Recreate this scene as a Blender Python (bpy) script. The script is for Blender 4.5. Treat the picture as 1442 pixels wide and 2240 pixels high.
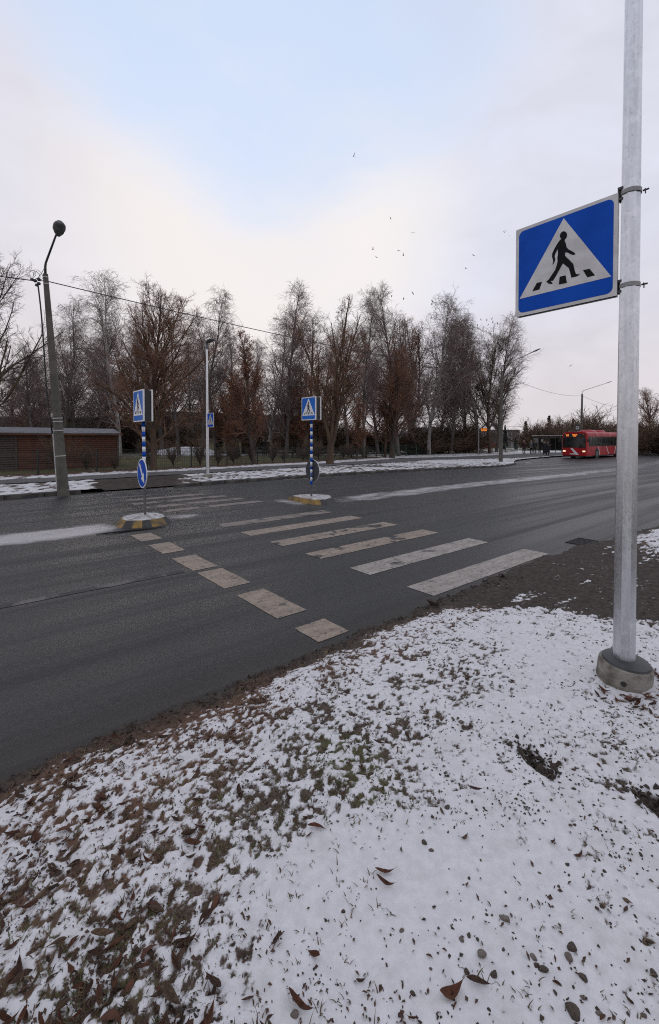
import bpy, math, random
import numpy as np
from mathutils import Vector, Matrix
from mathutils.geometry import tessellate_polygon

for o in list(bpy.data.objects): bpy.data.objects.remove(o)
sc = bpy.context.scene
C = sc.collection
R = math.radians
# ------------------------------------------------------------------ camera
H = 1.8; FPX = 978.0; CX = 721.0; HY = 957.0; PITCH = R(1.3)
cam = bpy.data.objects.new('camera', bpy.data.cameras.new('camera')); C.objects.link(cam)
cam.data.sensor_fit = 'AUTO'; cam.data.sensor_width = 36
cam.data.lens = FPX / 2240 * 36
cam.data.shift_y = -(1120 - (HY + FPX * math.tan(PITCH))) / 2240
cam.data.clip_start = 0.05; cam.data.clip_end = 3000
cam.location = (0, 0, H); cam.rotation_euler = (R(90) - PITCH, 0, 0)
sc.camera = cam
# ------------------------------------------------------------------ sky and sun
SUN_AZ = R(-22); SUN_EL = R(14)           # azimuth from +Y, clockwise
w = bpy.data.worlds.new('World'); sc.world = w; w.use_nodes = True
nt = w.node_tree; nt.nodes.clear()
def N(tree, typ, **kw):
    n = tree.nodes.new(typ)
    for k, v in kw.items():
        if k.startswith('i_'):
            key = k[2:]; key = int(key) if key.isdigit() else key.replace('_', ' ')
            n.inputs[key].default_value = v
        else: setattr(n, k, v)
    return n
def build_world():
    L = nt.links.new
    out = N(nt, 'ShaderNodeOutputWorld'); bg = N(nt, 'ShaderNodeBackground'); bg.inputs['Strength'].default_value = 0.1
    L(bg.outputs[0], out.inputs['Surface'])
    sky = N(nt, 'ShaderNodeTexSky', sky_type='NISHITA', sun_disc=False, sun_elevation=SUN_EL, sun_rotation=SUN_AZ,
            air_density=1.0, dust_density=1.0, ozone_density=1.5)
    tc = N(nt, 'ShaderNodeTexCoord')
    def dotmask(v, lo, hi):
        d = N(nt, 'ShaderNodeVectorMath', operation='DOT_PRODUCT'); L(tc.outputs['Generated'], d.inputs[0])
        d.inputs[1].default_value = Vector(v).normalized()
        m = N(nt, 'ShaderNodeMapRange', interpolation_type='SMOOTHERSTEP', i_1=lo, i_2=hi); L(d.outputs['Value'], m.inputs[0])
        return m.outputs[0]
    mp = N(nt, 'ShaderNodeMapping'); L(tc.outputs['Generated'], mp.inputs[0]); mp.inputs['Scale'].default_value = (1, 1, 1.9)
    no = N(nt, 'ShaderNodeTexNoise', i_Scale=1.7, i_Detail=6.0, i_Roughness=0.5, i_Distortion=0.35); L(mp.outputs[0], no.inputs['Vector'])
    no2 = N(nt, 'ShaderNodeTexNoise', i_Scale=4.5, i_Detail=5.0, i_Roughness=0.55, i_Distortion=0.4); L(mp.outputs[0], no2.inputs['Vector'])
    def math_(op, a, b, clamp=False):
        m = N(nt, 'ShaderNodeMath', operation=op, use_clamp=clamp)
        for i, x in enumerate((a, b)):
            if isinstance(x, (int, float)): m.inputs[i].default_value = x
            else: L(x, m.inputs[i])
        return m.outputs[0]
    # a gap in the cloud deck high in front, softened with noise
    hole = dotmask((-.09, .64, .76), .84, 1.0)
    nn = math_('MULTIPLY', math_('SUBTRACT', no.outputs[0], .5), 1.1)
    nn2 = math_('MULTIPLY', math_('SUBTRACT', no2.outputs[0], .5), .9)
    gap = math_('ADD', math_('ADD', math_('MULTIPLY', hole, 1.1), nn), nn2, False)
    mr = N(nt, 'ShaderNodeMapRange', interpolation_type='SMOOTHSTEP', i_1=.1, i_2=1.25); L(gap, mr.inputs[0])
    gapm = math_('MULTIPLY', mr.outputs[0], .85)
    # cloud colours: lavender grey deck, paler towards the hidden sun, pinkish at the horizon
    glow = dotmask((-.12, .89, .42), .89, 1.0)
    sep = N(nt, 'ShaderNodeSeparateXYZ'); L(tc.outputs['Generated'], sep.inputs[0])
    hz = N(nt, 'ShaderNodeMapRange', interpolation_type='SMOOTHSTEP', i_1=.0, i_2=.42); L(sep.outputs[2], hz.inputs[0])
    def mix(f, a, b):
        m = N(nt, 'ShaderNodeMix', data_type='RGBA')
        if isinstance(f, (int, float)): m.inputs[0].default_value = f
        else: L(f, m.inputs[0])
        for i, x in ((6, a), (7, b)):
            if isinstance(x, tuple): m.inputs[i].default_value = x + (1,)
            else: L(x, m.inputs[i])
        return m.outputs[2]
    deck = mix(hz.outputs[0], (7.5, 6.95, 7.2), (7.45, 7.6, 8.7))
    mott = N(nt, 'ShaderNodeMapRange', i_1=.3, i_2=.7, i_3=.91, i_4=1.06); L(no2.outputs[0], mott.inputs[0])
    vm = N(nt, 'ShaderNodeVectorMath', operation='SCALE'); L(deck, vm.inputs[0]); L(mott.outputs[0], vm.inputs['Scale'])
    lit = mix(math_('MULTIPLY', glow, .95), vm.outputs[0], (9.6, 9.2, 9.0))
    lit = mix(math_('MULTIPLY', dotmask((-.36, .90, .22), .80, 1.0), .35), lit, (8.8, 8.0, 7.8))
    sk = N(nt, 'ShaderNodeVectorMath', operation='SCALE'); L(sky.outputs[0], sk.inputs[0]); sk.inputs['Scale'].default_value = 1.0
    blue = mix(.85, sk.outputs[0], (6.6, 8.1, 10.7))
    L(mix(gapm, lit, blue), bg.inputs['Color'])
build_world()
sd = bpy.data.lights.new('sun', 'SUN'); sd.energy = 0.5; sd.angle = R(18); sd.color = (1, .9, .8)
sun = bpy.data.objects.new('sun', sd); C.objects.link(sun)
sun.rotation_euler = Vector((-math.sin(SUN_AZ) * math.cos(SUN_EL), -math.cos(SUN_AZ) * math.cos(SUN_EL), -math.sin(SUN_EL))).to_track_quat('-Z', 'Y').to_euler()
sc.view_settings.view_transform = 'Standard'; sc.view_settings.look = 'None'
sc.view_settings.exposure = 0.0; sc.view_settings.gamma = 1.0
sc.view_settings.use_curve_mapping = False
sc.render.engine = 'CYCLES'; sc.cycles.use_denoising = False; sc.cycles.filter_width = 1.1

# ------------------------------------------------------------------ frame of the road: s along it, t across it
ROT = R(39.7)
DX, DY = math.cos(ROT), math.sin(ROT)
def sst(a, b, x):
    u = np.clip((np.asarray(x, float) - a) / (b - a), 0, 1); return u * u * (3 - 2 * u)
def zg(s): return -.45 * sst(10, 45, s)
def cc(s):
    s = np.asarray(s, float)
    return .0015 * np.maximum(0, np.minimum(s, 50) - 8) ** 2 + np.maximum(0, s - 50) * .1
KS = [-40, 28, 31, 34, 37, 41, 46, 52, 64, 80, 120]
KT = [15.6, 16.25, 16.8, 17.8, 19.4, 21.3, 22.3, 22.7, 22.4, 20.4, 22.6]
def kt(s): return np.interp(s, KS, KT)
def W(s, t, z=0.0): return Vector((s * DX - t * DY, s * DY + t * DX, float(zg(s)) + z))
def ST(x, y): return (x * DX + y * DY, -x * DY + y * DX)
def at(px, Y, z=.1):
    """ground point at depth Y on the sight line through photograph column px"""
    X = (px - CX) / FPX * Y; s, t = ST(X, Y); return Vector((X, Y, float(zg(s)) + z))

# ------------------------------------------------------------------ noise
def _h(ix, iy, seed):
    n = (ix.astype(np.int64) * 374761393 + iy.astype(np.int64) * 668265263 + seed * 974711) & 0xffffffff
    n = ((n ^ (n >> 13)) * 1274126177) & 0xffffffff
    n = (n ^ (n >> 16)) & 0xffffffff
    n = (n * 2246822519) & 0xffffffff
    return ((n ^ (n >> 15)) & 0xffffff) / float(0xffffff)
def vn(x, y, seed=0):
    x = np.asarray(x, float); y = np.asarray(y, float)
    ix = np.floor(x); iy = np.floor(y); fx = x - ix; fy = y - iy
    fx = fx * fx * fx * (fx * (fx * 6 - 15) + 10); fy = fy * fy * fy * (fy * (fy * 6 - 15) + 10)
    a = _h(ix, iy, seed); b = _h(ix + 1, iy, seed); c = _h(ix, iy + 1, seed); d = _h(ix + 1, iy + 1, seed)
    return (a * (1 - fx) + b * fx) * (1 - fy) + (c * (1 - fx) + d * fx) * fy
def fbm(x, y, octv=4, seed=0, gain=.5):
    v = 0; a = 1; tot = 0; ca, sa = math.cos(.6), math.sin(.6)
    for k in range(octv):
        v = v + a * vn(x, y, seed + k * 17); tot += a
        x, y = (x * ca - y * sa) * 2.03 + 11.3, (x * sa + y * ca) * 2.03 + 7.7; a *= gain
    return v / tot

# ------------------------------------------------------------------ materials
def newmat(name):
    m = bpy.data.materials.new(name); m.use_nodes = True; t = m.node_tree; t.nodes.clear()
    out = N(t, 'ShaderNodeOutputMaterial'); b = N(t, 'ShaderNodeBsdfPrincipled'); t.links.new(b.outputs[0], out.inputs[0])
    return m, t, b
def noise(t, scale, detail=4, rough=.55, coord='Object', stretch=None, dist=0):
    tc = N(t, 'ShaderNodeTexCoord'); src = tc.outputs[coord]
    if stretch:
        mp = N(t, 'ShaderNodeMapping'); mp.inputs['Scale'].default_value = stretch; t.links.new(src, mp.inputs[0]); src = mp.outputs[0]
    n = N(t, 'ShaderNodeTexNoise', i_Scale=scale, i_Detail=float(detail), i_Roughness=rough, i_Distortion=float(dist)); t.links.new(src, n.inputs['Vector'])
    return n.outputs[0]
def rng_(t, src, a, b, c=0., d=1., smooth=True):
    m = N(t, 'ShaderNodeMapRange', interpolation_type='SMOOTHSTEP' if smooth else 'LINEAR', i_1=a, i_2=b, i_3=c, i_4=d); t.links.new(src, m.inputs[0]); return m.outputs[0]
def mixc(t, f, a, b, blend='MIX'):
    m = N(t, 'ShaderNodeMix', data_type='RGBA', blend_type=blend)
    if isinstance(f, (int, float)): m.inputs[0].default_value = f
    else: t.links.new(f, m.inputs[0])
    for i, x in ((6, a), (7, b)):
        if isinstance(x, tuple): m.inputs[i].default_value = x[:3] + (1,)
        else: t.links.new(x, m.inputs[i])
    return m.outputs[2]
def mth(t, op, a, b=0., clamp=False):
    m = N(t, 'ShaderNodeMath', operation=op, use_clamp=clamp)
    for i, x in enumerate((a, b)):
        if isinstance(x, (int, float)): m.inputs[i].default_value = x
        else: t.links.new(x, m.inputs[i])
    return m.outputs[0]
def attr(t, name):
    a = N(t, 'ShaderNodeAttribute', attribute_name=name); return a.outputs['Fac']
def bump(t, b, h, strength=.4, dist=.01):
    n = N(t, 'ShaderNodeBump', i_Strength=strength, i_Distance=dist); t.links.new(h, n.inputs['Height']); t.links.new(n.outputs[0], b.inputs['Normal'])
def mat(name, c1, c2=None, scale=8, rough=.7, metal=0., bmp=.15, bscale=None, stretch=None, spec=None, emit=None, lo=.35, hi=.65):
    m, t, b = newmat(name)
    c2 = c2 or tuple(x * .75 for x in c1)
    n = noise(t, scale, 5, .6, stretch=stretch)
    t.links.new(mixc(t, rng_(t, n, lo, hi), c1, c2), b.inputs['Base Color'])
    t.links.new(rng_(t, n, .3, .7, max(0, rough - .08), min(1, rough + .08)), b.inputs['Roughness'])
    b.inputs['Metallic'].default_value = metal
    if spec is not None: b.inputs['Specular IOR Level'].default_value = spec
    if bmp: bump(t, b, noise(t, bscale or scale * 5, 3, stretch=stretch), bmp, .01)
    if emit:
        b.inputs['Emission Color'].default_value = emit[0] + (1,); b.inputs['Emission Strength'].default_value = emit[1]
    return m
M = {}
M['white_paint'] = mat('white_paint', (.74, .74, .74), (.62, .62, .61), 6, .5)
M['sign_white'] = mat('sign_white', (.60, .59, .58), (.50, .49, .48), 9, .45, bmp=.03)
M['sign_blue'] = mat('sign_blue', (.005, .078, .46), (.004, .062, .38), 3, .5, bmp=.02, spec=.1)
M['sign_black'] = mat('sign_black', (.008, .008, .009), (.012, .012, .012), 9, .7, bmp=.02, spec=.12)
M['sign_blue_small'] = mat('sign_blue_small', (.018, .15, .56), (.015, .125, .48), 3, .5, bmp=.02, spec=.15)
M['sign_white_small'] = mat('sign_white_small', (.78, .78, .78), (.68, .68, .68), 9, .45, bmp=.03)
M['sign_back'] = mat('sign_back', (.035, .042, .048), (.05, .056, .06), 5, .5, .2)
M['black'] = mat('black', (.012, .012, .012), (.02, .02, .02), 9, .5)
M['dark_metal'] = mat('dark_metal', (.04, .04, .042), (.065, .065, .065), 12, .5, .4)
M['grey_steel'] = mat('grey_steel', (.2, .2, .2), (.28, .27, .26), 15, .5, .5)
M['concrete'] = mat('concrete', (.10, .085, .066), (.26, .24, .21), 9, .95, bmp=.8, bscale=45)
M['old_concrete'] = mat('old_concrete', (.075, .068, .058), (.12, .11, .095), 4, .95, bmp=.5, bscale=30)
M['kerb'] = mat('kerb', (.10, .09, .08), (.05, .045, .042), 5, .95, bmp=.4, bscale=30)
M['yellow'] = mat('yellow', (.27, .165, .04), (.09, .072, .05), 5, .85, bmp=.4, bscale=40, lo=.36, hi=.68)
M['island_black'] = mat('island_black', (.03, .03, .032), (.06, .058, .056), 8, .8, bmp=.3, bscale=40)
M['snow_thin'] = mat('snow_thin', (.50, .485, .48), (.20, .18, .165), 9, .85, bmp=.5, bscale=60, lo=.36, hi=.68)
M['snow_clean'] = mat('snow_clean', (.74, .74, .77), (.62, .62, .65), 4, .7, bmp=.3, bscale=30)
M['rubber'] = mat('rubber', (.012, .012, .012), (.025, .024, .024), 14, .85)
M['rim'] = mat('rim', (.12, .12, .12), (.2, .2, .2), 12, .5, .5)
M['bus_red'] = mat('bus_red', (.36, .006, .011), (.30, .008, .012), 1.5, .38, bmp=.02, spec=.3)
M['bus_grey_glass'] = mat('bus_grey_glass', (.012, .014, .015), (.02, .022, .022), 2, .07, bmp=0)
M['shelter_glass'] = mat('shelter_glass', (.02, .022, .022), (.035, .036, .035), 2, .15, bmp=0)
M['orange_led'] = mat('orange_led', (.4, .1, .01), None, 30, .5, bmp=0, emit=((1., .28, .04), 1.6))
M['headlamp'] = mat('headlamp', (.8, .7, .6), None, 30, .2, bmp=0, emit=((1., .72, .42), 1.1))
M['amber'] = mat('amber', (.7, .2, .02), None, 30, .3, bmp=0)
M['lamp_glass'] = mat('lamp_glass', (.10, .105, .11), (.15, .15, .15), 8, .25, bmp=0)
M['lamp_grey'] = mat('lamp_grey', (.11, .11, .115), (.16, .16, .16), 9, .5, .2)
M['plastic_white'] = mat('plastic_white', (.55, .55, .54), (.42, .41, .4), 7, .5)
M['fence_dark'] = mat('fence_dark', (.015, .02, .018), (.025, .03, .028), 10, .6)
M['fence_green'] = mat('fence_green', (.012, .045, .032), (.02, .06, .04), 10, .6)
M['roof_metal'] = mat('roof_metal', (.10, .10, .11), (.17, .17, .18), 3, .8, .1)
M['brick_brown'] = mat('brick_brown', (.075, .038, .034), (.10, .05, .045), 3, .9)
M['pale_yellow'] = mat('pale_yellow', (.36, .33, .20), (.29, .27, .17), 2, .9)
M['olive_wall'] = mat('olive_wall', (.12, .115, .06), (.085, .085, .05), 2, .9)
M['house_grey'] = mat('house_grey', (.16, .165, .18), (.12, .125, .135), 2, .9)
M['house_white'] = mat('house_white', (.40, .40, .42), (.33, .33, .35), 2, .9)
M['roof_dark'] = mat('roof_dark', (.045, .047, .055), (.065, .067, .075), 2, .8)
M['window_glass'] = mat('window_glass', (.025, .03, .035), (.05, .055, .06), 1, .1, bmp=0)
M['window_frame'] = mat('window_frame', (.42, .41, .4), None, 5, .6)
M['red_door'] = mat('red_door', (.30, .04, .03), None, 5, .6)
M['brown_door'] = mat('brown_door', (.10, .045, .03), None, 5, .6)
M['stone_wall'] = mat('stone_wall', (.17, .16, .16), (.27, .26, .26), 2.2, .95, bmp=.6, bscale=4)
M['skin'] = mat('skin', (.5, .3, .23), None, 5, .6, bmp=0)
M['hair_fair'] = mat('hair_fair', (.32, .24, .17), None, 20, .7)
M['hair_dark'] = mat('hair_dark', (.03, .022, .02), None, 20, .7)
M['cloth_black'] = mat('cloth_black', (.012, .011, .013), (.02, .018, .02), 10, .9)
M['cloth_grey'] = mat('cloth_grey', (.13, .135, .15), (.10, .105, .115), 10, .9)
M['cloth_maroon'] = mat('cloth_maroon', (.035, .014, .018), (.05, .02, .022), 10, .9)
M['cloth_green'] = mat('cloth_green', (.02, .026, .02), (.03, .036, .03), 10, .9)
M['bird'] = mat('bird', (.02, .02, .022), (.035, .035, .036), 20, .6)
M['poster'] = mat('poster', (.5, .45, .1), (.4, .36, .12), 3, .6, bmp=0)
M['cable'] = mat('cable', (.015, .015, .016), None, 9, .5)

def m_galv():
    m, t, b = newmat('galvanised')
    st = noise(t, 30, 4, .6, stretch=(1, 1, .06)); sp = noise(t, 70, 5, .7, stretch=(1, 1, .55)); sp2 = noise(t, 14, 4, .6)
    c = mixc(t, rng_(t, st, .3, .7), (.66, .67, .69), (.52, .53, .55))
    c = mixc(t, mth(t, 'MULTIPLY', rng_(t, sp, .58, .70), .5), c, (.20, .205, .21))
    c = mixc(t, mth(t, 'MULTIPLY', rng_(t, sp2, .45, .75), .5), c, (.78, .79, .80))
    t.links.new(c, b.inputs['Base Color']); b.inputs['Metallic'].default_value = 1.0
    t.links.new(rng_(t, sp, .3, .7, .26, .40), b.inputs['Roughness'])
    bump(t, b, sp, .05, .004); return m
M['galvanised'] = m_galv()
def m_boards(name, a, b_, c_):
    m, t, b = newmat(name)
    oi = N(t, 'ShaderNodeObjectInfo')
    n = noise(t, 3, 5, .6, stretch=(.25, 2, 6)); n2 = noise(t, 1.1, 3)
    c = mixc(t, rng_(t, n, .35, .65), a, b_); c = mixc(t, rng_(t, n2, .4, .7), c, c_)
    c = mixc(t, mth(t, 'MULTIPLY', oi.outputs['Random'], .35), c, (.05, .035, .03))
    t.links.new(c, b.inputs['Base Color']); b.inputs['Roughness'].default_value = .9
    bump(t, b, n, .4, .01); return m
M['boards_brown'] = m_boards('boards_brown', (.20, .078, .04), (.125, .05, .03), (.08, .045, .034))
M['boards_grey'] = m_boards('boards_grey', (.11, .088, .08), (.075, .06, .058), (.13, .07, .05))

def m_bark(name, a, b_, c_, sc1=5):
    m, t, b = newmat(name)
    n = noise(t, sc1, 6, .65, stretch=(1, 1, .25)); n2 = noise(t, 1.2, 3)
    c = mixc(t, rng_(t, n, .35, .65), a, b_); c = mixc(t, mth(t, 'MULTIPLY', rng_(t, n2, .45, .7), .8), c, c_)
    t.links.new(c, b.inputs['Base Color']); b.inputs['Roughness'].default_value = .95
    bump(t, b, n, .6, .03); return m
M['bark'] = m_bark('bark', (.055, .038, .028), (.09, .058, .038), (.115, .08, .032))
M['bark_dark'] = m_bark('bark_dark', (.04, .03, .025), (.065, .048, .038), (.08, .056, .036))
M['birch_bark'] = m_bark('birch_bark', (.42, .40, .38), (.08, .068, .064), (.22, .20, .19), 2.5)
M['birch_bark_dark'] = m_bark('birch_bark_dark', (.15, .13, .12), (.06, .05, .048), (.20, .175, .165), 2.5)
M['twig'] = mat('twig', (.235, .125, .078), (.165, .092, .06), .8, .9, bmp=0)
M['twig_birch'] = mat('twig_birch', (.18, .13, .112), (.24, .18, .158), .6, .9, bmp=0)
M['twig_grey'] = mat('twig_grey', (.10, .075, .06), (.14, .10, .07), .8, .9, bmp=0)
M['twig_shrub'] = mat('twig_shrub', (.17, .11, .07), (.12, .08, .055), .9, .9, bmp=0)
M['brown_leaf'] = mat('brown_leaf', (.26, .09, .04), (.16, .06, .03), 1.2, .8, bmp=0)
M['needle'] = mat('needle', (.012, .022, .016), (.02, .03, .018), 3, .8, bmp=0)
M['evergreen'] = mat('evergreen', (.012, .02, .012), (.02, .028, .016), 3, .8, bmp=0)

def m_asphalt():
    m, t, b = newmat('asphalt')
    fine = noise(t, 95, 4, .8); med = noise(t, 28, 4, .6); lane = noise(t, 1.0, 4, .55, stretch=(.035, 1.3, 1)); big = noise(t, .35, 4, .6)
    sn = attr(t, 'snow'); di = attr(t, 'dirt')
    c = mixc(t, rng_(t, fine, .25, .75), (.008, .0079, .0079), (.040, .039, .0385))
    c = mixc(t, mth(t, 'MULTIPLY', rng_(t, lane, .42, .70), .45), c, (.044, .0425, .042))
    c = mixc(t, mth(t, 'MULTIPLY', rng_(t, big, .5, .75), .35), c, (.02, .0195, .0195))
    g2 = noise(t, 22, 5, .8); c = mixc(t, mth(t, 'MULTIPLY', rng_(t, g2, .45, .75), .55), c, (.062, .06, .059)); c = mixc(t, mth(t, 'MULTIPLY', rng_(t, g2, .52, .25), .5), c, (.009, .0088, .0088))
    trk = noise(t, .8, 5, .6, stretch=(.05, 2.6, 1), dist=.3); c = mixc(t, mth(t, 'MULTIPLY', rng_(t, trk, .48, .68), .6), c, (.013, .0128, .0128))
    sp = noise(t, 70, 2, .8); c = mixc(t, mth(t, 'MULTIPLY', rng_(t, sp, .68, .74), .5), c, (.12, .115, .11))
    dm = mth(t, 'ADD', di, mth(t, 'MULTIPLY', mth(t, 'SUBTRACT', med, .5), .9)); c = mixc(t, mth(t, 'MULTIPLY', rng_(t, dm, .3, .9), .8), c, (.022, .018, .015))
    s2 = noise(t, 55, 5, .7, stretch=(.5, 1, 1)); s3 = noise(t, 3.0, 7, .72, stretch=(.35, 1, 1))
    sm = mth(t, 'ADD', sn, mth(t, 'ADD', mth(t, 'MULTIPLY', mth(t, 'SUBTRACT', s2, .5), 1.0), mth(t, 'MULTIPLY', mth(t, 'SUBTRACT', s3, .5), 1.7)))
    sf = mth(t, 'MULTIPLY', rng_(t, sm, .30, .95), mth(t, 'MINIMUM', mth(t, 'MULTIPLY', sn, 3.), .85)); c = mixc(t, sf, c, mixc(t, rng_(t, s2, .35, .65), (.60, .57, .57), (.36, .33, .32)))
    t.links.new(c, b.inputs['Base Color']); t.links.new(rng_(t, trk, .35, .65, .60, .36), b.inputs['Roughness'])
    b.inputs['Specular IOR Level'].default_value = .27
    bump(t, b, mth(t, 'ADD', fine, mth(t, 'MULTIPLY', sf, .6)), .55, .006); return m
M['asphalt'] = m_asphalt()
def m_path():
    m, t, b = newmat('path_asphalt')
    f = noise(t, 60, 3, .7); g = noise(t, .9, 5, .6); sn = attr(t, 'snow')
    c = mixc(t, rng_(t, f, .3, .7), (.06, .056, .056), (.10, .095, .093)); c = mixc(t, mth(t, 'MULTIPLY', rng_(t, g, .5, .75), .5), c, (.075, .055, .043))
    s2 = noise(t, 5, 6, .7); sm = mth(t, 'ADD', sn, mth(t, 'MULTIPLY', mth(t, 'SUBTRACT', s2, .5), 1.2))
    c = mixc(t, rng_(t, sm, .45, .8), c, (.55, .54, .56))
    t.links.new(c, b.inputs['Base Color']); b.inputs['Roughness'].default_value = .8; bump(t, b, f, .4, .006); return m
M['path'] = m_path()
def m_paint(name, c1, c2, lo, hi):
    m, t, b = newmat(name)
    oi = N(t, 'ShaderNodeObjectInfo')
    n = noise(t, 2.4, 4, .6); f = noise(t, 60, 5, .8); gr = noise(t, 6, 5, .65, stretch=(.5, 1.3, 1)); ch = noise(t, 16, 6, .75)
    c = mixc(t, rng_(t, gr, .3, .7), c1, c2); c = mixc(t, mth(t, 'MULTIPLY', rng_(t, f, .40, .72), .6), c, (.085, .075, .07))
    c = mixc(t, mth(t, 'MULTIPLY', rng_(t, ch, .53, .64), .8), c, (.04, .038, .037))
    wear = rng_(t, mth(t, 'ADD', n, mth(t, 'MULTIPLY', mth(t, 'SUBTRACT', f, .5), .25)), lo, hi)
    c = mixc(t, wear, c, (.028, .027, .027))
    t.links.new(c, b.inputs['Base Color']); b.inputs['Roughness'].default_value = .75; bump(t, b, f, .4, .004); return m
M['paint_pale'] = m_paint('paint_pale', (.39, .35, .31), (.25, .222, .196), .60, .72)
M['paint_tan'] = m_paint('paint_tan', (.34, .27, .205), (.21, .166, .127), .62, .74)
M['paint_holes'] = m_paint('paint_holes', (.34, .27, .205), (.21, .166, .127), .55, .60)
M['paint_worn'] = m_paint('paint_worn', (.26, .21, .18), (.17, .14, .12), .48, .64)
M['paint_faint'] = m_paint('paint_faint', (.15, .13, .12), (.10, .09, .085), .40, .52)

def m_ground(name, fs, snow_c=(.65, .64, .645)):
    """snow, soil, litter and grass mixed by vertex attributes and noise; fs = fine scale"""
    m, t, b = newmat(name)
    f = noise(t, fs, 5, .7); f2 = noise(t, fs * .3, 4, .6); f3 = noise(t, fs * 2.6, 3, .7)
    sn = attr(t, 'snow'); gr = attr(t, 'green'); di = attr(t, 'dirt'); lt = attr(t, 'litter')
    bare = mixc(t, rng_(t, f, .35, .65), (.05, .038, .03), (.115, .085, .062))
    bare = mixc(t, rng_(t, f2, .45, .7), bare, (.055, .043, .027))
    bare = mixc(t, mth(t, 'MULTIPLY', rng_(t, mth(t, 'ADD', lt, mth(t, 'MULTIPLY', mth(t, 'SUBTRACT', f2, .5), .8)), .4, .9), .9), bare, mixc(t, rng_(t, f, .4, .6), (.15, .078, .046), (.085, .05, .034)))
    bare = mixc(t, mth(t, 'MULTIPLY', rng_(t, mth(t, 'ADD', gr, mth(t, 'MULTIPLY', mth(t, 'SUBTRACT', f2, .5), 1.)), .45, .9), .85), bare, mixc(t, rng_(t, f, .4, .6), (.10, .10, .035), (.06, .064, .028)))
    mud = mixc(t, rng_(t, f2, .35, .65), (.026, .020, .016), (.060, .046, .037))
    bare = mixc(t, di, bare, mud)
    sc_ = mixc(t, rng_(t, f2, .3, .7), snow_c, tuple(x * .86 for x in snow_c))
    sc_ = mixc(t, mth(t, 'MULTIPLY', rng_(t, f3, .60, .75), .4), sc_, (.34, .32, .31))
    th_ = noise(t, fs * .07, 5, .65); sc_ = mixc(t, mth(t, 'MULTIPLY', rng_(t, th_, .48, .75), .35), sc_, (.40, .375, .36))
    k = mth(t, 'ADD', sn, mth(t, 'ADD', mth(t, 'MULTIPLY', mth(t, 'SUBTRACT', f, .5), 1.5), mth(t, 'MULTIPLY', mth(t, 'SUBTRACT', f2, .5), .5)))
    sf = rng_(t, k, .24, .80)
    t.links.new(mixc(t, sf, bare, sc_), b.inputs['Base Color'])
    t.links.new(rng_(t, sf, 0, 1, .95, .62), b.inputs['Roughness']); b.inputs['Specular IOR Level'].default_value = .3
    bump(t, b, mth(t, 'ADD', f, mth(t, 'MULTIPLY', f3, .5)), .55, .35 / fs); return m
M['near_ground'] = m_ground('near_ground', 75)
M['far_ground'] = m_ground('far_ground', 16)
M['wide_ground'] = m_ground('wide_ground', 3)
def m_leaf(name, a, b_):
    m, t, b = newmat(name)
    oi = N(t, 'ShaderNodeObjectInfo'); n = noise(t, 7, 5, .65)
    c = mixc(t, rng_(t, n, .35, .65), a, b_); c = mixc(t, mth(t, 'MULTIPLY', oi.outputs['Random'], .5), c, (.06, .035, .024))
    t.links.new(c, b.inputs['Base Color']); b.inputs['Roughness'].default_value = .75; bump(t, b, n, .7, .08); return m
M['leaf_russet'] = m_leaf('leaf_russet', (.17, .055, .022), (.11, .04, .02))
M['leaf_brown'] = m_leaf('leaf_brown', (.11, .055, .03), (.07, .036, .022))
M['leaf_tan'] = m_leaf('leaf_tan', (.23, .15, .09), (.15, .095, .06))
M['stone'] = m_leaf('stone', (.15, .115, .088), (.07, .055, .045))
M['stone_pale'] = m_leaf('stone_pale', (.30, .25, .21), (.2, .165, .14))
M['soil'] = mat('soil', (.028, .021, .016), (.05, .036, .026), 30, .95)
M['blade_green'] = mat('blade_green', (.085, .09, .022), (.05, .058, .018), 2, .7, bmp=0)
M['blade_dry'] = mat('blade_dry', (.15, .10, .052), (.075, .048, .03), 2.3, .8, bmp=0)

# ------------------------------------------------------------------ mesh helpers
def tagit(o, label=None, cat=None, group=None, kind=None):
    if label: o['label'] = label
    if cat: o['category'] = cat
    if group: o['group'] = group
    if kind: o['kind'] = kind
    return o
def link(name, me, m=None, parent=None, loc=None, rz=None):
    o = bpy.data.objects.new(name, me); C.objects.link(o)
    if m is not None and me is not None and not me.materials: me.materials.append(M[m] if isinstance(m, str) else m)
    if parent: o.parent = parent
    if loc is not None: o.location = loc
    if rz is not None: o.rotation_euler = (0, 0, rz)
    return o
def empty(name, loc, rz=0., label=None, cat=None, group=None):
    o = bpy.data.objects.new(name, None); C.objects.link(o); o.location = loc; o.rotation_euler = (0, 0, rz); o.empty_display_size = .1
    return tagit(o, label, cat, group)
def np_mesh(name, V, Q, attrs=None, smooth=True):
    """fast mesh from numpy arrays; Q is (n,3) or (n,4)"""
    me = bpy.data.meshes.new(name); k = Q.shape[1]
    me.vertices.add(len(V)); me.vertices.foreach_set('co', np.ascontiguousarray(V, np.float32).ravel())
    me.loops.add(Q.size); me.loops.foreach_set('vertex_index', np.ascontiguousarray(Q, np.int32).ravel())
    me.polygons.add(len(Q)); me.polygons.foreach_set('loop_start', np.arange(0, Q.size, k, dtype=np.int32))
    me.polygons.foreach_set('loop_total', np.full(len(Q), k, np.int32))
    me.polygons.foreach_set('use_smooth', np.full(len(Q), smooth, bool))
    for kx, v in (attrs or {}).items():
        a = me.attributes.new(kx, 'FLOAT', 'POINT'); a.data.foreach_set('value', np.ascontiguousarray(v, np.float32).ravel())
    me.update(calc_edges=True); me.validate(); return me
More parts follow.
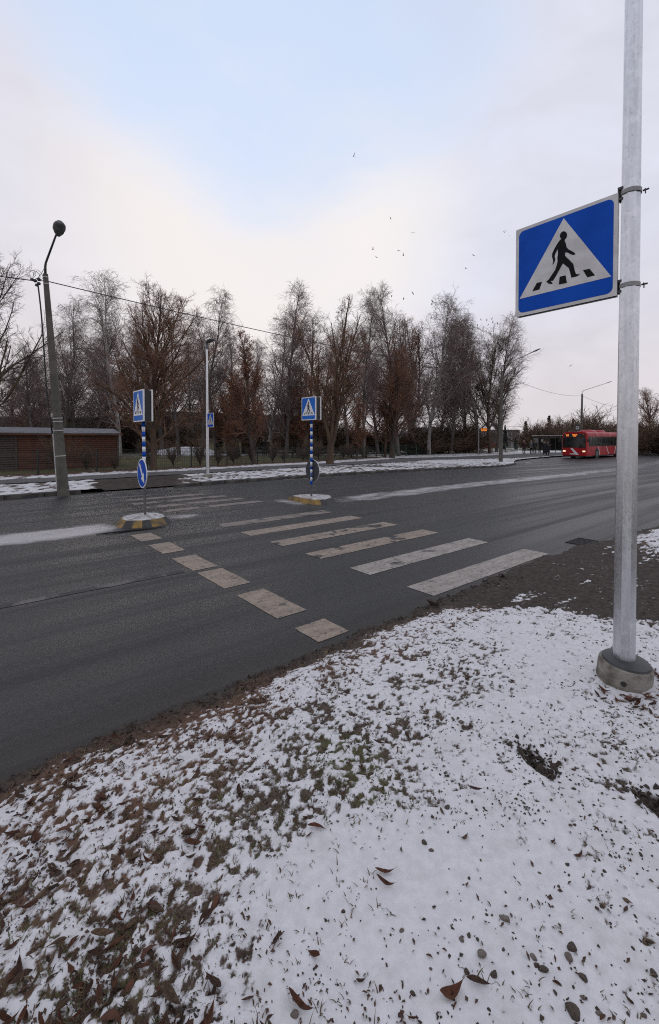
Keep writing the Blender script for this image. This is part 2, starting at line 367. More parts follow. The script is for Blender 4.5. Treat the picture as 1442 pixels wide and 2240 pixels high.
def grid_mesh(name, X, Y, Z, attrs=None):
    n, k = X.shape; i = np.arange(n * k).reshape(n, k)
    Q = np.stack([i[:-1, :-1], i[1:, :-1], i[1:, 1:], i[:-1, 1:]], -1).reshape(-1, 4)
    me = np_mesh(name, np.stack([X, Y, Z], -1).reshape(-1, 3), Q, attrs)
    if len(me.polygons) and me.polygons[0].normal.z < 0: me.flip_normals()
    return me
class MB:
    def __init__(s): s.v = []; s.f = []; s.mi = []
    def add(s, V, F, mi=0):
        b = len(s.v); s.v += [tuple(x) for x in V]; s.f += [tuple(b + i for i in f) for f in F]; s.mi += [mi] * len(F); return s
    def box(s, c, d, mi=0, bev=0.0, mx=None):
        x, y, z = d[0] / 2, d[1] / 2, d[2] / 2
        if bev:
            V = []; b = bev
            for zz, q in ((-z, b), (-z + b, 0), (z - b, 0), (z, b)):
                X, Y = x - q, y - q
                V += [(-X, -Y + b, zz), (-X + b, -Y, zz), (X - b, -Y, zz), (X, -Y + b, zz), (X, Y - b, zz), (X - b, Y, zz), (-X + b, Y, zz), (-X, Y - b, zz)]
            F = [tuple(range(7, -1, -1)), tuple(range(24, 32))]
            for k in range(3):
                for i in range(8): j = (i + 1) % 8; F.append((k * 8 + i, k * 8 + j, k * 8 + 8 + j, k * 8 + 8 + i))
        else:
            V = [(-x, -y, -z), (x, -y, -z), (x, y, -z), (-x, y, -z), (-x, -y, z), (x, -y, z), (x, y, z), (-x, y, z)]
            F = [(3, 2, 1, 0), (4, 5, 6, 7), (0, 1, 5, 4), (1, 2, 6, 5), (2, 3, 7, 6), (3, 0, 4, 7)]
        V = [Vector(p) for p in V]
        if mx: V = [mx @ p for p in V]
        return s.add([p + Vector(c) for p in V], F, mi)
    def tube(s, pts, rad, n=8, mi=0, cap=True):
        pts = [Vector(p) for p in pts]; rad = rad if isinstance(rad, (list, tuple)) else [rad] * len(pts)
        V = []; ref = None
        for i, p in enumerate(pts):
            tg = (pts[min(i + 1, len(pts) - 1)] - pts[max(i - 1, 0)]).normalized()
            if ref is None: ref = tg.orthogonal().normalized()
            ref = (ref - tg * ref.dot(tg)).normalized(); q = tg.cross(ref)
            V += [p + (ref * math.cos(2 * math.pi * k / n) + q * math.sin(2 * math.pi * k / n)) * rad[i] for k in range(n)]
        F = []
        for i in range(len(pts) - 1):
            for k in range(n):
                j = (k + 1) % n; F.append((i * n + k, i * n + j, (i + 1) * n + j, (i + 1) * n + k))
        if cap: F.append(tuple(range(n - 1, -1, -1))); F.append(tuple((len(pts) - 1) * n + k for k in range(n)))
        return s.add(V, F, mi)
    def lathe(s, prof, n=16, c=(0, 0, 0), mi=0, mx=None):
        V = []
        for r, z in prof: V += [Vector((r * math.cos(2 * math.pi * k / n), r * math.sin(2 * math.pi * k / n), z)) for k in range(n)]
        if mx: V = [mx @ p for p in V]
        F = []
        for i in range(len(prof) - 1):
            for k in range(n): j = (k + 1) % n; F.append((i * n + k, i * n + j, (i + 1) * n + j, (i + 1) * n + k))
        F.append(tuple(range(n - 1, -1, -1))); F.append(tuple((len(prof) - 1) * n + k for k in range(n)))
        return s.add([p + Vector(c) for p in V], F, mi)
    def plate(s, poly, y0, y1, mi=0):
        """polygon in x,z, extruded along y from y0 (front) to y1"""
        n = len(poly); V = [(p[0], y0, p[1]) for p in poly] + [(p[0], y1, p[1]) for p in poly]
        tri = tessellate_polygon([[Vector((p[0], p[1], 0)) for p in poly]])
        F = [tuple(t) for t in tri] + [tuple(n + i for i in reversed(t)) for t in tri]
        F += [(i, (i + 1) % n, n + (i + 1) % n, n + i) for i in range(n)]
        return s.add(V, F, mi)
    def mesh(s, name, smooth=False):
        me = bpy.data.meshes.new(name); me.from_pydata(s.v, [], s.f); me.polygons.foreach_set('material_index', s.mi)
        import bmesh
        bm = bmesh.new(); bm.from_mesh(me); bmesh.ops.recalc_face_normals(bm, faces=bm.faces); bm.to_mesh(me); bm.free()
        me.polygons.foreach_set('use_smooth', [bool(smooth)] * len(me.polygons))
        me.update(); return me
    def obj(s, name, m, parent=None, loc=None, rz=None, smooth=False):
        me = s.mesh(name, smooth); ms = m if isinstance(m, (list, tuple)) else [m]
        for x in ms: me.materials.append(M[x])
        return link(name, me, None, parent, loc, rz)
def rrect(x0, z0, x1, z1, r, n=5):
    P = []
    for cx, cz, a in ((x1 - r, z0 + r, -90), (x1 - r, z1 - r, 0), (x0 + r, z1 - r, 90), (x0 + r, z0 + r, 180)):
        for k in range(n + 1): th = R(a + 90 * k / n); P.append((cx + r * math.cos(th), cz + r * math.sin(th)))
    return P
def auto_smooth(o, ang=40):
    me = o.data; me.polygons.foreach_set('use_smooth', [True] * len(me.polygons)); me.set_sharp_from_angle(angle=R(ang))
def copy_tree(o, parent=None):
    c = o.copy(); C.objects.link(c); c.parent = parent
    for ch in list(o.children): copy_tree(ch, c)
    return c
rnd = random.Random(5)
nr = np.random.default_rng(7)

# ================================================================== SETTING
# ---- road
def build_road():
    s = np.concatenate([np.arange(-14, 20, .25), np.arange(20, 60, .5), np.arange(60, 131, 2.)])
    t = np.concatenate([np.arange(2.0, 24.6, .15)])
    S, T = np.meshgrid(s, t, indexing='ij')
    cr = cc(S); u = T - cr
    Tt = T
    Z = zg(S) - .012 * np.abs(u - 9.6) * .5 * 0
    med = np.exp(-((u - 9.72) / .62) ** 4)
    wob = .25 * (fbm(S * .35, T * .2, 3, 3) - .5)
    med = np.exp(-(np.abs(u - 9.72 + wob) / .62) ** 4)
    left = 1 - sst(2.0, 2.9, S); right = sst(8.2, 9.2, S)
    snow = med * np.maximum(left * .95, right * (.72 - .27 * sst(15, 45, S)))
    # snow left beside the islands
    for (a, b, ra, rb, k) in ((3.9, 10.0, .55, .45, .7), (7.15, 10.3, .35, .9, .75), (8.35, 9.6, .5, .7, .6)):
        snow = np.maximum(snow, k * np.exp(-(((S - a) / ra) ** 2 + ((u - b) / rb) ** 2)))
    gut = kt(S) - T
    snow = np.maximum(snow, .42 * np.exp(-((gut - .25) / .28) ** 2) * (fbm(S * .8, T, 3, 9) > .45) * (S < 30))
    snow = np.maximum(snow, .42 * sst(34, 38, S) * np.exp(-((gut - 1.0) / .8) ** 2) * (S < 50))
    dirt = np.exp(-((T - 2.95) / .35) ** 2) * .9
    dirt = np.maximum(dirt, .75 * np.exp(-((gut) / .5) ** 2))
    dirt = np.maximum(dirt, .35 * np.exp(-(((S - 5.0) / 2.2) ** 4)) * sst(13.9, 15.3, T))
    dirt = np.maximum(dirt, .45 * np.exp(-((u - 9.7) / .9) ** 2) * sst(2.4, 3.6, S) * (1 - sst(6.8, 8, S)))
    dirt = np.maximum(dirt, .5 * np.exp(-((u - 8.2) / .35) ** 2) * sst(12, 20, S))
    me = grid_mesh('road', S, Tt, Z, dict(snow=snow.ravel(), dirt=dirt.ravel()))
    o = link('road', me, 'asphalt', rz=ROT); tagit(o, kind='structure'); return o
road = build_road()

# ---- painted markings, each a thin slab of its own with ragged edges
def marking(name, s0, s1, t0, t1, m, seed):
    r = np.random.default_rng(seed); n = 44; k = max(4, int((t1 - t0) / .05))
    S, T = np.meshgrid(np.linspace(s0, s1, n), np.linspace(t0, t1, k), indexing='ij')
    S = S.copy(); T = T.copy()
    j = lambda n_: (fbm(np.arange(n_) * .6 + seed * 3.1, np.full(n_, 4.2), 3, seed) - .5) * .014
    T[:, 0] += j(n); T[:, -1] += j(n) ; S[0, :] += j(k); S[-1, :] += j(k)
    o = link(name, grid_mesh(name, S, T, zg(S) + .004), m, parent=road)
    return o
ZM = ['paint_pale', 'paint_pale', 'paint_holes', 'paint_holes', 'paint_tan', 'paint_worn']
for k in range(6):
    t0 = 3.12 + 1.013 * k
    marking('zebra_stripe', 4.13 - .012 * k, 7.0 - .02 * k, t0, t0 + .40, ZM[k], 11 + k)
for k, t0 in enumerate((10.75, 11.6, 12.45, 13.3, 14.1, 14.9)):
    marking('zebra_stripe', 3.75 - .08 * k, 6.55 - .12 * k, t0, t0 + .36, 'paint_worn' if k < 4 else 'paint_faint', 31 + k)
for k, (t0, t1) in enumerate(((3.05, 3.42), (3.71, 4.57), (4.86, 5.66), (5.78, 6.57), (6.93, 7.65), (7.99, 8.63))):
    marking('crossing_square', 2.41, 2.77, t0, t1, 'paint_tan', 51 + k)
marking('lane_line', -6, 2.3, 5.80, 5.92, 'paint_faint', 71)

# ---- near verge: polar sheet round the camera's side of the road, snow over soil and grass
BLOBS = [  # X, Y, radius, thinning of the snow
    (-1.15, 1.77, .42, .17), (-.83, 1.68, .35, .13), (-.76, 1.39, .4, .17), (-.68, 2.03, .5, .12), (-1.0, 2.35, .5, .11), (-.26, 2.45, .5, .12),
    (.07, 2.38, .22, .16), (.18, 2.19, .18, .18), (-.6, 2.61, .5, .10), (.65, 3.45, .55, .17), (0.1, 3.0, .6, .17), (1.0, 3.8, .4, .12), (.42, 2.75, .5, .12), (.95, 3.1, .4, .08), (3.0, 4.2, .5, .06), (-.25, 1.95, .3, .10),
    (-.04, 1.59, .36, -.28), (.23, 1.62, .34, -.24), (.27, 1.4, .4, -.22), (-.14, 1.38, .16, .12), (.49, 1.30, .16, .1), (1.45, 3.35, .5, -.06), (.95, 1.75, .5, -.06),
    (2.0, 2.93, .2, .17), (1.85, 2.6, .35, .08), (2.25, 2.95, .22, .22),
    (4.2, 5.6, .8, .06), (5.2, 6.9, 1.0, .06), (-1.9, 1.5, .8, .14), (-1.6, .9, .9, .12), (2.6, 3.5, .4, .05)]
GREEN = [(-.68, 2.03, .5, .55), (.07, 2.38, .3, .95), (.18, 2.19, .25, .9), (-.26, 2.45, .4, .5), (-1.0, 1.5, .5, .6), (-.76, 1.39, .4, .75), (.5, 1.3, .2, .8), (-.3, 1.8, .3, .6)]
GOUGES = [(1.10, 2.34, .22, -.97, .13, .045), (1.54, 2.06, .5, -.87, .10, .045)]   # X, Y, axis, half length, half width
def edge_t(s): return np.interp(s, [-12, 0, 1.7, 3.65, 6.9, 8.2, 11, 20], [2.9, 2.91, 2.97, 3.05, 3.09, 2.98, 2.69, 2.3])
def verge_fields(X, Y):
    s = X * DX + Y * DY; t = -X * DY + Y * DX
    rag = (fbm(X * 2.2, Y * 2.2, 3, 5) - .5) * .22 + (fbm(X * 12, Y * 12, 3, 6) - .5) * .06
    e = edge_t(s) - t + rag                                   # distance in from the asphalt edge
    fi0 = fbm(X * 16, Y * 16, 4, 81)
    pa = np.interp(t, [-6, .8, 1.2, 2.0, 2.45, 3.2], [4.95, 4.95, 4.85, 4.5, 4.1, 3.6]) + rag * .9
    pb = np.interp(t, [-6, 1.0, 2.0, 3.2], [7.2, 7.3, 7.9, 9.2]) + rag * 2
    path = sst(-.14, .30, s - pa + (fi0 - .5) * .5) * (1 - sst(-.3, .6, s - pb + (fi0 - .5) * .8))
    base = .075 * sst(0, .55, e) - .05 * (1 - sst(-.06, .03, e)) + .03 * np.exp(-((X - 2.1) ** 2 + (Y - 3.1) ** 2) / .8)
    base = base * (1 - .78 * path) + .012 * path * sst(-.02, .1, e)
    lo = (fbm(X * 2.1, Y * 2.1, 3, 21) - .5) * .05 * sst(.1, .6, e) * (1 - .7 * path)
    md = fbm(X * 11, Y * 11, 4, 31) - .5
    fi = fbm(X * 46, Y * 46, 2, 41) - .5
    cover = .60 + (fbm(X * 1.3, Y * 1.3, 3, 77) - .5) * .16
    gd = 0
    for (gx, gy, ax, ay, la, lb) in GOUGES:
        p_ = (X - gx) * ax + (Y - gy) * ay; q_ = -(X - gx) * ay + (Y - gy) * ax + .05 * (fbm(X * 9, Y * 9, 3, 15) - .5)
        gd = gd + np.exp(-((p_ / la) ** 2 + (q_ / lb) ** 2))
    th = 0
    for (bx, by, r, k) in BLOBS: th = th + k * np.exp(-((X - bx) ** 2 + (Y - by) ** 2) / (r * r))
    cover = cover - np.where(th > 0, .105 * np.tanh(th / .13), th)
    cover = cover - .30 * gd - .40 * (1 - sst(.10, .34, e)) - (.36 - .30 * sst(.56, .75, fbm(s * 1.2, t * 5, 4, 55))) * path - .05 * (1 - sst(.3, .9, e))
    gouge = .05 * gd
    raw = cover + .32 * md + .50 * fi
    snow = sst(.30, .60, raw)
    dirt = np.clip(np.maximum(np.maximum(path * 1.0, 1 - sst(.05, .34, e)), gd), 0, 1)
    z = base + lo + .008 * snow + .022 * md * (1 - .30 * snow) * (1 - .6 * path) + .005 * fi * (1 - .6 * snow) * (1 - .6 * path) - gouge
    green = np.zeros_like(X)
    for (bx, by, r, k) in GREEN: green = np.maximum(green, k * np.exp(-((X - bx) ** 2 + (Y - by) ** 2) / (r * r)))
    litter = .25 + .5 * sst(-.1, -.8, X) + .5 * np.exp(-((e - .45) / .3) ** 2) + .8 * np.exp(-((X - 2.1) ** 2 + (Y - 2.93) ** 2) / .12)
    return z, snow, dirt, green, np.clip(litter, 0, 1), e, path
def build_verge():
    a = np.radians(np.linspace(-57, 57, 860)); r = 1.1 * np.exp(np.linspace(0, math.log(24 / 1.1), 820))
    A, Rr = np.meshgrid(a, r, indexing='ij'); X = Rr * np.sin(A); Y = Rr * np.cos(A) - 2.0
    z, snow, dirt, green, litter, e, path = verge_fields(X, Y)
    n, k = X.shape; i = np.arange(n * k).reshape(n, k)
    Q = np.stack([i[:-1, :-1], i[:-1, 1:], i[1:, 1:], i[1:, :-1]], -1).reshape(-1, 4)
    keep = (e.ravel()[Q].max(1) > -.15); Q = Q[keep]
    used = np.unique(Q); mp = np.full(n * k, -1); mp[used] = np.arange(len(used)); Q = mp[Q]
    V = np.stack([X, Y, z], -1).reshape(-1, 3)[used]
    f = lambda q: q.ravel()[used]
    me = np_mesh('snowy_verge', V, Q, dict(snow=f(snow), dirt=f(dirt), green=f(green), litter=f(litter)))
    if me.polygons[0].normal.z < 0: me.flip_normals()
    return tagit(link('snowy_verge', me, 'near_ground'), kind='structure')
verge = build_verge()
def vz(x, y): return float(verge_fields(np.array([[x]]), np.array([[y]]))[0][0, 0])

# ---- far verge, between the far kerb and the park
PS = [-30, 3, 10.7, 16, 20, 27, 33, 38, 46, 56, 66, 100]
PT = [20.9, 20.9, 21.1, 21.9, 22.5, 24.8, 27.1, 27.0, 26.2, 26.0, 25.4, 24.5]
PH = [1.0, 1.0, 1.0, 1.05, 1.15, 1.5, 2.0, 2.2, 2.6, 2.8, 2.6, 2.0]
FS = [-30, 3, 10.5, 15, 19.6, 26, 33.4, 48.7, 64, 100]
FT = [24.4, 24.3, 24.5, 25.5, 26.4, 29, 31.9, 36.6, 34.2, 33]
def fence_t(s): return np.interp(s, FS, FT)
def far_z(S, T): return zg(S) + .10
def build_far():
    s = np.concatenate([np.arange(-30, -6, .6), np.arange(-6, 28, .12), np.arange(28, 50, .25), np.arange(50, 130, 1.)])
    u = np.concatenate([np.arange(0, 9.5, .11), np.arange(9.5, 24, .4)])
    S, U = np.meshgrid(s, u, indexing='ij'); T = kt(S) + .16 + U
    pc = np.interp(S, PS, PT); ph = np.interp(S, PS, PH); dp = np.abs(T - pc) - ph
    ft = fence_t(S)
    gap = sst(3.35, 3.8, S + (fbm(S * 2, T * 2, 3, 3) - .5) * .9 - .12 * (T - 16)) * (1 - sst(6.2, 7.0, S + (fbm(S * 2, T * 2, 3, 4) - .5) * 1.2 - .25 * (T - 16)))
    gap = gap * (1 - sst(-.2, .3, T - pc))
    nz = fbm(S * 6, T * 6, 4, 13) - .5
    cov = .62 + (fbm(S * .5, T * .5, 3, 23) - .5) * .35
    verge_z = (T < pc)
    cov = cov - np.where(verge_z, .04 + .10 * np.exp(-(S - 21) ** 2 / 60), 0)
    behind = sst(-1.4, -.2, T - ft)                 # leaf litter along the fence
    cov = cov - .35 * behind * (S < 34) - .14 * sst(0, 1.5, T - ft)
    cov = cov - .6 * gap - .2 * (1 - sst(0, .35, dp)) * .6
    plat = sst(40, 43, S) * (T < pc) * (S < 72)
    snow = sst(.38, .6, cov + .75 * nz)
    dirt = np.maximum(gap, plat * .6)
    litter = np.clip(behind * .9 + .2 + .2 * nz, 0, 1) * np.where(T > pc, 1, .5)
    green = np.clip(sst(.3, 1.2, T - ft) * .9 + np.where(verge_z, .25, 0) * np.exp(-(S - 22) ** 2 / 80), 0, 1)
    z = zg(S) + .10 + .012 * snow + .06 * nz * sst(-.1, .4, dp) * (1 - .7 * gap) - gap * .06 * (1 - sst(0, 3.6, T - kt(S))) - .03 * (1 - sst(0, .3, U)) * 0
    z = z + .05 * np.exp(-((U - .35) / .25) ** 2) * (1 - gap) * (fbm(S * 1.5, T * 1.5, 3, 8)) * .8
    me = grid_mesh('far_verge', S, T, z, dict(snow=snow.ravel(), dirt=dirt.ravel(), green=green.ravel(), litter=litter.ravel()))
    tagit(link('far_verge', me, 'far_ground', rz=ROT), kind='structure')
    # footpath ribbon
    s = np.concatenate([np.arange(-30, 66, .3), np.arange(66, 100, 1.)]); v = np.linspace(-1, 1, 15)
    S, Vv = np.meshgrid(s, v, indexing='ij'); pc = np.interp(S, PS, PT); ph = np.interp(S, PS, PH)
    ph = ph * np.where(Vv < 0, 1 + sst(41, 47, S) * .15, 1)
    T = pc + Vv * ph + np.where(np.abs(Vv) > .99, (fbm(S * 1.3, Vv * 9, 3, 3) - .5) * .5, 0)
    sn = np.where(np.abs(Vv) > .7, .22, .0) + .12 * (fbm(S * .7, T, 3, 4) - .5) + .15 * sst(36, 44, S)
    me = grid_mesh('footpath', S, T, zg(S) + .128, dict(snow=sn.ravel()))
    tagit(link('footpath', me, 'path', rz=ROT), kind='structure')
    # wide ground sheet to the horizon
    r = np.concatenate([np.array([0, 3, 8.]), 12 * 1.22 ** np.arange(0, 29)]); a = np.radians(np.linspace(0, 360, 97))
    A, Rr = np.meshgrid(a, r, indexing='ij'); X = Rr * np.cos(A); Y = Rr * np.sin(A)
    S = X * DX + Y * DY; T = -X * DY + Y * DX
    Z = zg(S) - .25 - .3 * (Rr < 12) + .30 * sst(30, 46, T) 
    n0 = fbm(X * .12, Y * .12, 4, 19)
    me = grid_mesh('ground', X, Y, Z, dict(snow=(.28 + .5 * (n0 - .3)).ravel(), green=np.full(X.size, .75), dirt=np.zeros(X.size), litter=np.full(X.size, .4)))
    tagit(link('ground', me, 'wide_ground'), kind='structure')
build_far()

# ---- kerb stones along the far side
def build_kerb():
    root = empty('kerb', (0, 0, 0), ROT); root['kind'] = 'structure'
    mb = MB().box((0, 0, 0), (.985, .15, .24), 0, .018); me = mb.mesh('kerb_stone'); me.materials.append(M['kerb'])
    s = -9.
    while s < 34:
        if not (3.3 < s + .5 < 6.3):
            m0 = s + .5; a = math.atan2(float(kt(s + 1) - kt(s)), 1.)
            o = link('kerb_stone', me, None, root); o.location = (m0, float(kt(m0)) + .075, float(zg(m0)) - .005 + rnd.uniform(-.012, .012))
            o.rotation_euler = (rnd.uniform(-.05, .05), rnd.uniform(-.008, .008), a)
        s += 1.0
build_kerb()

# ---- traffic islands
def island(nm, pts, top_in, h, loc, label, colours, peak=.05):
    root = empty(nm, loc, ROT, label, 'traffic island', 'islands in the middle of the crossing')
    n = len(pts); cx = sum(p[0] for p in pts) / n; cy = sum(p[1] for p in pts) / n
    ins = [(cx + (p[0] - cx) * (1 - top_in), cy + (p[1] - cy) * (1 - top_in)) for p in pts]
    for i in range(n):
        j = (i + 1) % n; a, b = pts[i], pts[j]; c, d = ins[j], ins[i]
        cut = 1 if colours[i][0] == colours[i][1] else 2
        for q in range(cut):
            f0, f1 = q / cut, (q + 1) / cut
            L = lambda u, v, f: (u[0] + (v[0] - u[0]) * f, u[1] + (v[1] - u[1]) * f)
            A, B, Cc, Dd = L(a, b, f0), L(a, b, f1), L(d, c, min(1, f1)), L(d, c, f0)
            V = [A + (-.02,), B + (-.02,), Cc + (h,), Dd + (h,), (cx, cy, -.02), (cx, cy, h)]
            o = MB().add(V, [(0, 1, 2, 3), (4, 1, 0), (3, 2, 5)]).obj('side_block', colours[i][q], root)
    V = []; F = []; rings = 6; seg = 48
    def per(f):
        f = f % 1 * n; i = int(f); g = f - i; a, b = ins[i], ins[(i + 1) % n]; return (a[0] + (b[0] - a[0]) * g, a[1] + (b[1] - a[1]) * g)
    for k in range(rings):
        q = 1.02 - k / rings
        for i in range(seg):
            p = per(i / seg); V.append((cx + (p[0] - cx) * q, cy + (p[1] - cy) * q, h - .012 + peak * (1 - q ** 2) + (0 if k == 0 else rnd.uniform(0, .008)) + .012 * (k > 0)))
    V.append((cx, cy, h + peak))
    for k in range(rings - 1):
        for i in range(seg): j = (i + 1) % seg; F.append((k * seg + i, k * seg + j, (k + 1) * seg + j, (k + 1) * seg + i))
    for i in range(seg): F.append(((rings - 1) * seg + i, (rings - 1) * seg + (i + 1) % seg, len(V) - 1))
    MB().add(V, F).obj('snow_cap', 'snow_thin', root, smooth=True)
    return root
YB = lambda a, b=None: (a, b or a)
y_, k_ = 'yellow', 'island_black'
isl1 = [(.52, -.38), (.60, .0), (.55, .42), (.28, .66), (-.15, .66), (-.48, .42), (-.62, .05), (-.58, -.36), (-.22, -.62), (.22, -.62)]
island('traffic_island', [(x * .93, y * .9) for x, y in isl1], .22, .13, W(2.98, 9.72), 'octagonal island with yellow and black sides under the arrow sign',
       [YB(k_), YB(y_), YB(k_), YB(y_), YB(k_), YB(y_), YB(y_), YB(k_, y_), YB(k_, y_), YB(y_, k_)], .05)
isl2 = [(-.30, .85), (-.36, .0), (-.30, -.62), (.05, -.82), (.55, -.62), (1.0, .0), (.6, .72), (.1, .95)]
island('traffic_island', [(x * .92, y * .92) for x, y in isl2], .2, .12, W(7.55, 9.95), 'island with a long yellow side under the round sign seen from behind',
       [YB(y_), YB(y_), YB(y_, k_), YB(k_), YB(k_), YB(k_), YB(k_), YB(y_)], .05)

# ================================================================== SIGNS AND LAMPS
TRI = [(.51, .941), (.05, .199), (.952, .198)]
HEAD = [(.546, .751), (.541, .725), (.529, .712), (.511, .712), (.493, .722), (.48, .743), (.474, .767), (.479, .787), (.492, .800), (.51, .803), (.528, .792), (.541, .772)]
MAN = [(.481, .727), (.457, .701), (.44, .678), (.419, .645), (.399, .604), (.397, .576), (.406, .538), (.411, .513), (.401, .483), (.418, .493), (.431, .524), (.424, .567), (.432, .591), (.454, .632), (.458, .579), (.451, .535), (.455, .508), (.448, .466), (.432, .418), (.399, .376), (.366, .332), (.34, .316), (.364, .289), (.4, .273), (.408, .281), (.386, .309), (.411, .307), (.444, .356), (.476, .411), (.508, .464), (.541, .425), (.568, .394), (.579, .345), (.592, .287), (.647, .287), (.674, .299), (.637, .313), (.624, .348), (.609, .426), (.572, .478), (.527, .539), (.531, .572), (.55, .565), (.593, .528), (.619, .516), (.628, .528), (.608, .551), (.56, .596), (.541, .626), (.533, .669), (.522, .695), (.525, .715)]
BLK = [[(.241, .33), (.297, .328), (.269, .25), (.192, .25)], [(.477, .331), (.536, .329), (.549, .245), (.47, .25)], [(.701, .334), (.761, .331), (.811, .249), (.742, .249)]]
def crossing_face(parent, w_, h_, x0, z0, y, sgn=1, blue='sign_blue', white='sign_white', thick=.022):
    """panel whose face points to local -y when sgn is 1, to +y when sgn is -1"""
    g = lambda P: [(x0 + (p[0] if sgn > 0 else 1 - p[0]) * w_, z0 + p[1] * h_) for p in P]
    pn = MB().plate(rrect(x0, z0, x0 + w_, z0 + h_, .012 * w_), y, y + sgn * thick).obj('panel', white, parent)
    b = .036
    MB().plate(rrect(x0 + b * w_, z0 + b * h_, x0 + (1 - b) * w_, z0 + (1 - b) * h_, .055 * w_), y - sgn * .002, y + sgn * .002).obj('blue_field', blue, pn)
    MB().plate(g(TRI), y - sgn * .0035, y).obj('white_triangle', white, pn)
    MB().plate(g(MAN), y - sgn * .005, y).plate(g(HEAD), y - sgn * .005, y).obj('walking_figure', 'sign_black', pn)
    for q in BLK: MB().plate(g(q), y - sgn * .005, y).obj('crossing_bar', 'sign_black', pn)
    return pn
SROT = ROT - R(90)      # local x = right hand of a driver going along +s, local y = along +s
def conic_pole(parent, h, r0, r1, m='galvanised', sides=10, z0=0., lean=(0, 0)):
    pts = [(lean[0] * k / 12, lean[1] * k / 12, z0 + h * k / 12) for k in range(13)]
    o = MB().tube(pts, [r0 + (r1 - r0) * k / 12 for k in range(13)], sides).obj('pole', m, parent); auto_smooth(o, 30); return o
def led_head(parent, z, along, x=0, y=0):
    """flat cobra lamp head reaching out along the vector 'along'"""
    a = Vector(along).normalized(); sd_ = a.cross(Vector((0, 0, 1))).normalized(); up = sd_.cross(a)
    V = []; st_ = [(-.05, .05, .05), (.06, .10, .07), (.30, .15, .075), (.5, .14, .05), (.58, .08, .02)]
    for (l, hw, hh) in st_:
        c = Vector((x, y, z)) + a * l
        V += [c - sd_ * hw - up * .01, c + sd_ * hw - up * .01, c + sd_ * hw * .8 + up * hh * .6, c + up * hh, c - sd_ * hw * .8 + up * hh * .6]
    F = [tuple(range(4, -1, -1)), tuple(20 + k for k in range(5))]
    for i in range(4):
        for k in range(5): j = (k + 1) % 5; F.append((i * 5 + k, i * 5 + j, i * 5 + 5 + j, i * 5 + 5 + k))
    hd = MB().add(V, F).obj('lamp_head', 'lamp_grey', parent)
    c = Vector((x, y, z)) + a * .36 - up * .015
    MB().add([c + a * i * .14 + sd_ * j * .09 + up * k for i, j in ((-1, -1), (1, -1), (1, 1), (-1, 1)) for k in (-.006, .006)],
             [(0, 2, 4, 6), (1, 3, 5, 7), (0, 1, 3, 2), (2, 3, 5, 4), (4, 5, 7, 6), (6, 7, 1, 0)]).obj('lens', 'lamp_glass', hd)
    return hd

def big_sign():
    px, py = 2.07, 3.11; gz = vz(px, py)
    root = empty('lamp_post', (px, py, gz), SROT, 'tall galvanised lamp post on a round concrete foot in the near snow', 'lamp post')
    # tilted concrete foot
    tilt = Matrix.Rotation(R(7), 3, Vector((math.cos(-SROT), math.sin(-SROT), 0)).cross(Vector((0, 0, 1)))) if False else Matrix.Rotation(R(6), 3, 'Y')
    V = []
    ft = MB(); prof = [(.168, -.12), (.167, .10), (.163, .122), (.152, .128)]
    ft.lathe(prof, 40, (0, 0, 0), 0, tilt); o = ft.obj('concrete_foot', 'concrete', root); auto_smooth(o, 35)
    c = MB().lathe([(.148, .129), (.144, .142), (.08, .156), (.06, .156)], 40, (0, 0, 0), 0, tilt).obj('rubber_collar', 'dark_metal', root); auto_smooth(c, 40)
    hx = tilt @ Vector((.045, -.157, .045))
    MB().lathe([(.017, 0), (.017, .012)], 12, hx, 0, Matrix.Rotation(R(90), 3, 'X')).obj('drain_hole', 'black', root)
    conic_pole(root, 6.4, .071, .048, sides=8, z0=.1)
    led_head(root, 6.5, (1, 0, .12))
    b = MB()
    for k in range(1):
        b.box((0, 0, 6.42), (.08, .08, .2), 0, .01)
    b.obj('lamp_bracket', 'lamp_grey', root)
    # the sign clamped on it
    sg = empty('crossing_sign', (px, py, gz), SROT, 'large blue pedestrian crossing sign clamped to the near galvanised post', 'road sign')
    S_ = .735; SZ = .705; z0 = 2.785 - gz; x1 = -.060
    pn = crossing_face(sg, S_, SZ, x1 - S_, z0, -.05, 1)
    MB().box((x1 - S_ / 2, -.024, z0 + .004), (S_ - .02, .05, .008)).box((x1 - S_ / 2, -.024, z0 + SZ - .004), (S_ - .02, .05, .008)).box((x1 - S_ + .004, -.024, z0 + SZ / 2), (.008, .05, SZ - .03)).obj('rim', 'grey_steel', pn)
    for zz in (z0 + .06, z0 + SZ - .01):
        r = .0575
        cl = MB(); pts = [(r * 1.07 * math.cos(a), r * 1.07 * math.sin(a)) for a in [R(200 + 320 * k / 26 - 40) for k in range(27)]]
        V = []; F = []
        for (x, y) in pts:
            n_ = Vector((x, y, 0)).normalized() * .003
            V += [(x, y, zz - .014), (x + n_.x, y + n_.y, zz - .014), (x + n_.x, y + n_.y, zz + .014), (x, y, zz + .014)]
        for i in range(len(pts) - 1):
            for k in range(4): j = (k + 1) % 4; F.append((i * 4 + k, i * 4 + j, i * 4 + 4 + j, i * 4 + 4 + k))
        cl.add(V, F).obj('clamp_band', 'grey_steel', sg)
        # slotted C bracket reaching from band to panel
        MB().box((-.060, -.020, zz), (.010, .056, .09)).box((-.05, -.046, zz + .036), (.03, .006, .018)).box((-.05, -.046, zz - .036), (.03, .006, .018)).box((-.046, -.030, zz), (.025, .006, .03)).obj('bracket', 'dark_metal', sg)
        MB().tube([(.062, .03, zz), (.098, .03, zz)], .006, 6).tube([(.08, .018, zz), (.08, .018, zz - .03)], .004, 5).tube([(.074, .03, zz), (.078, .03, zz)], .012, 6).obj('clamp_bolt', 'dark_metal', sg)
big_sign()

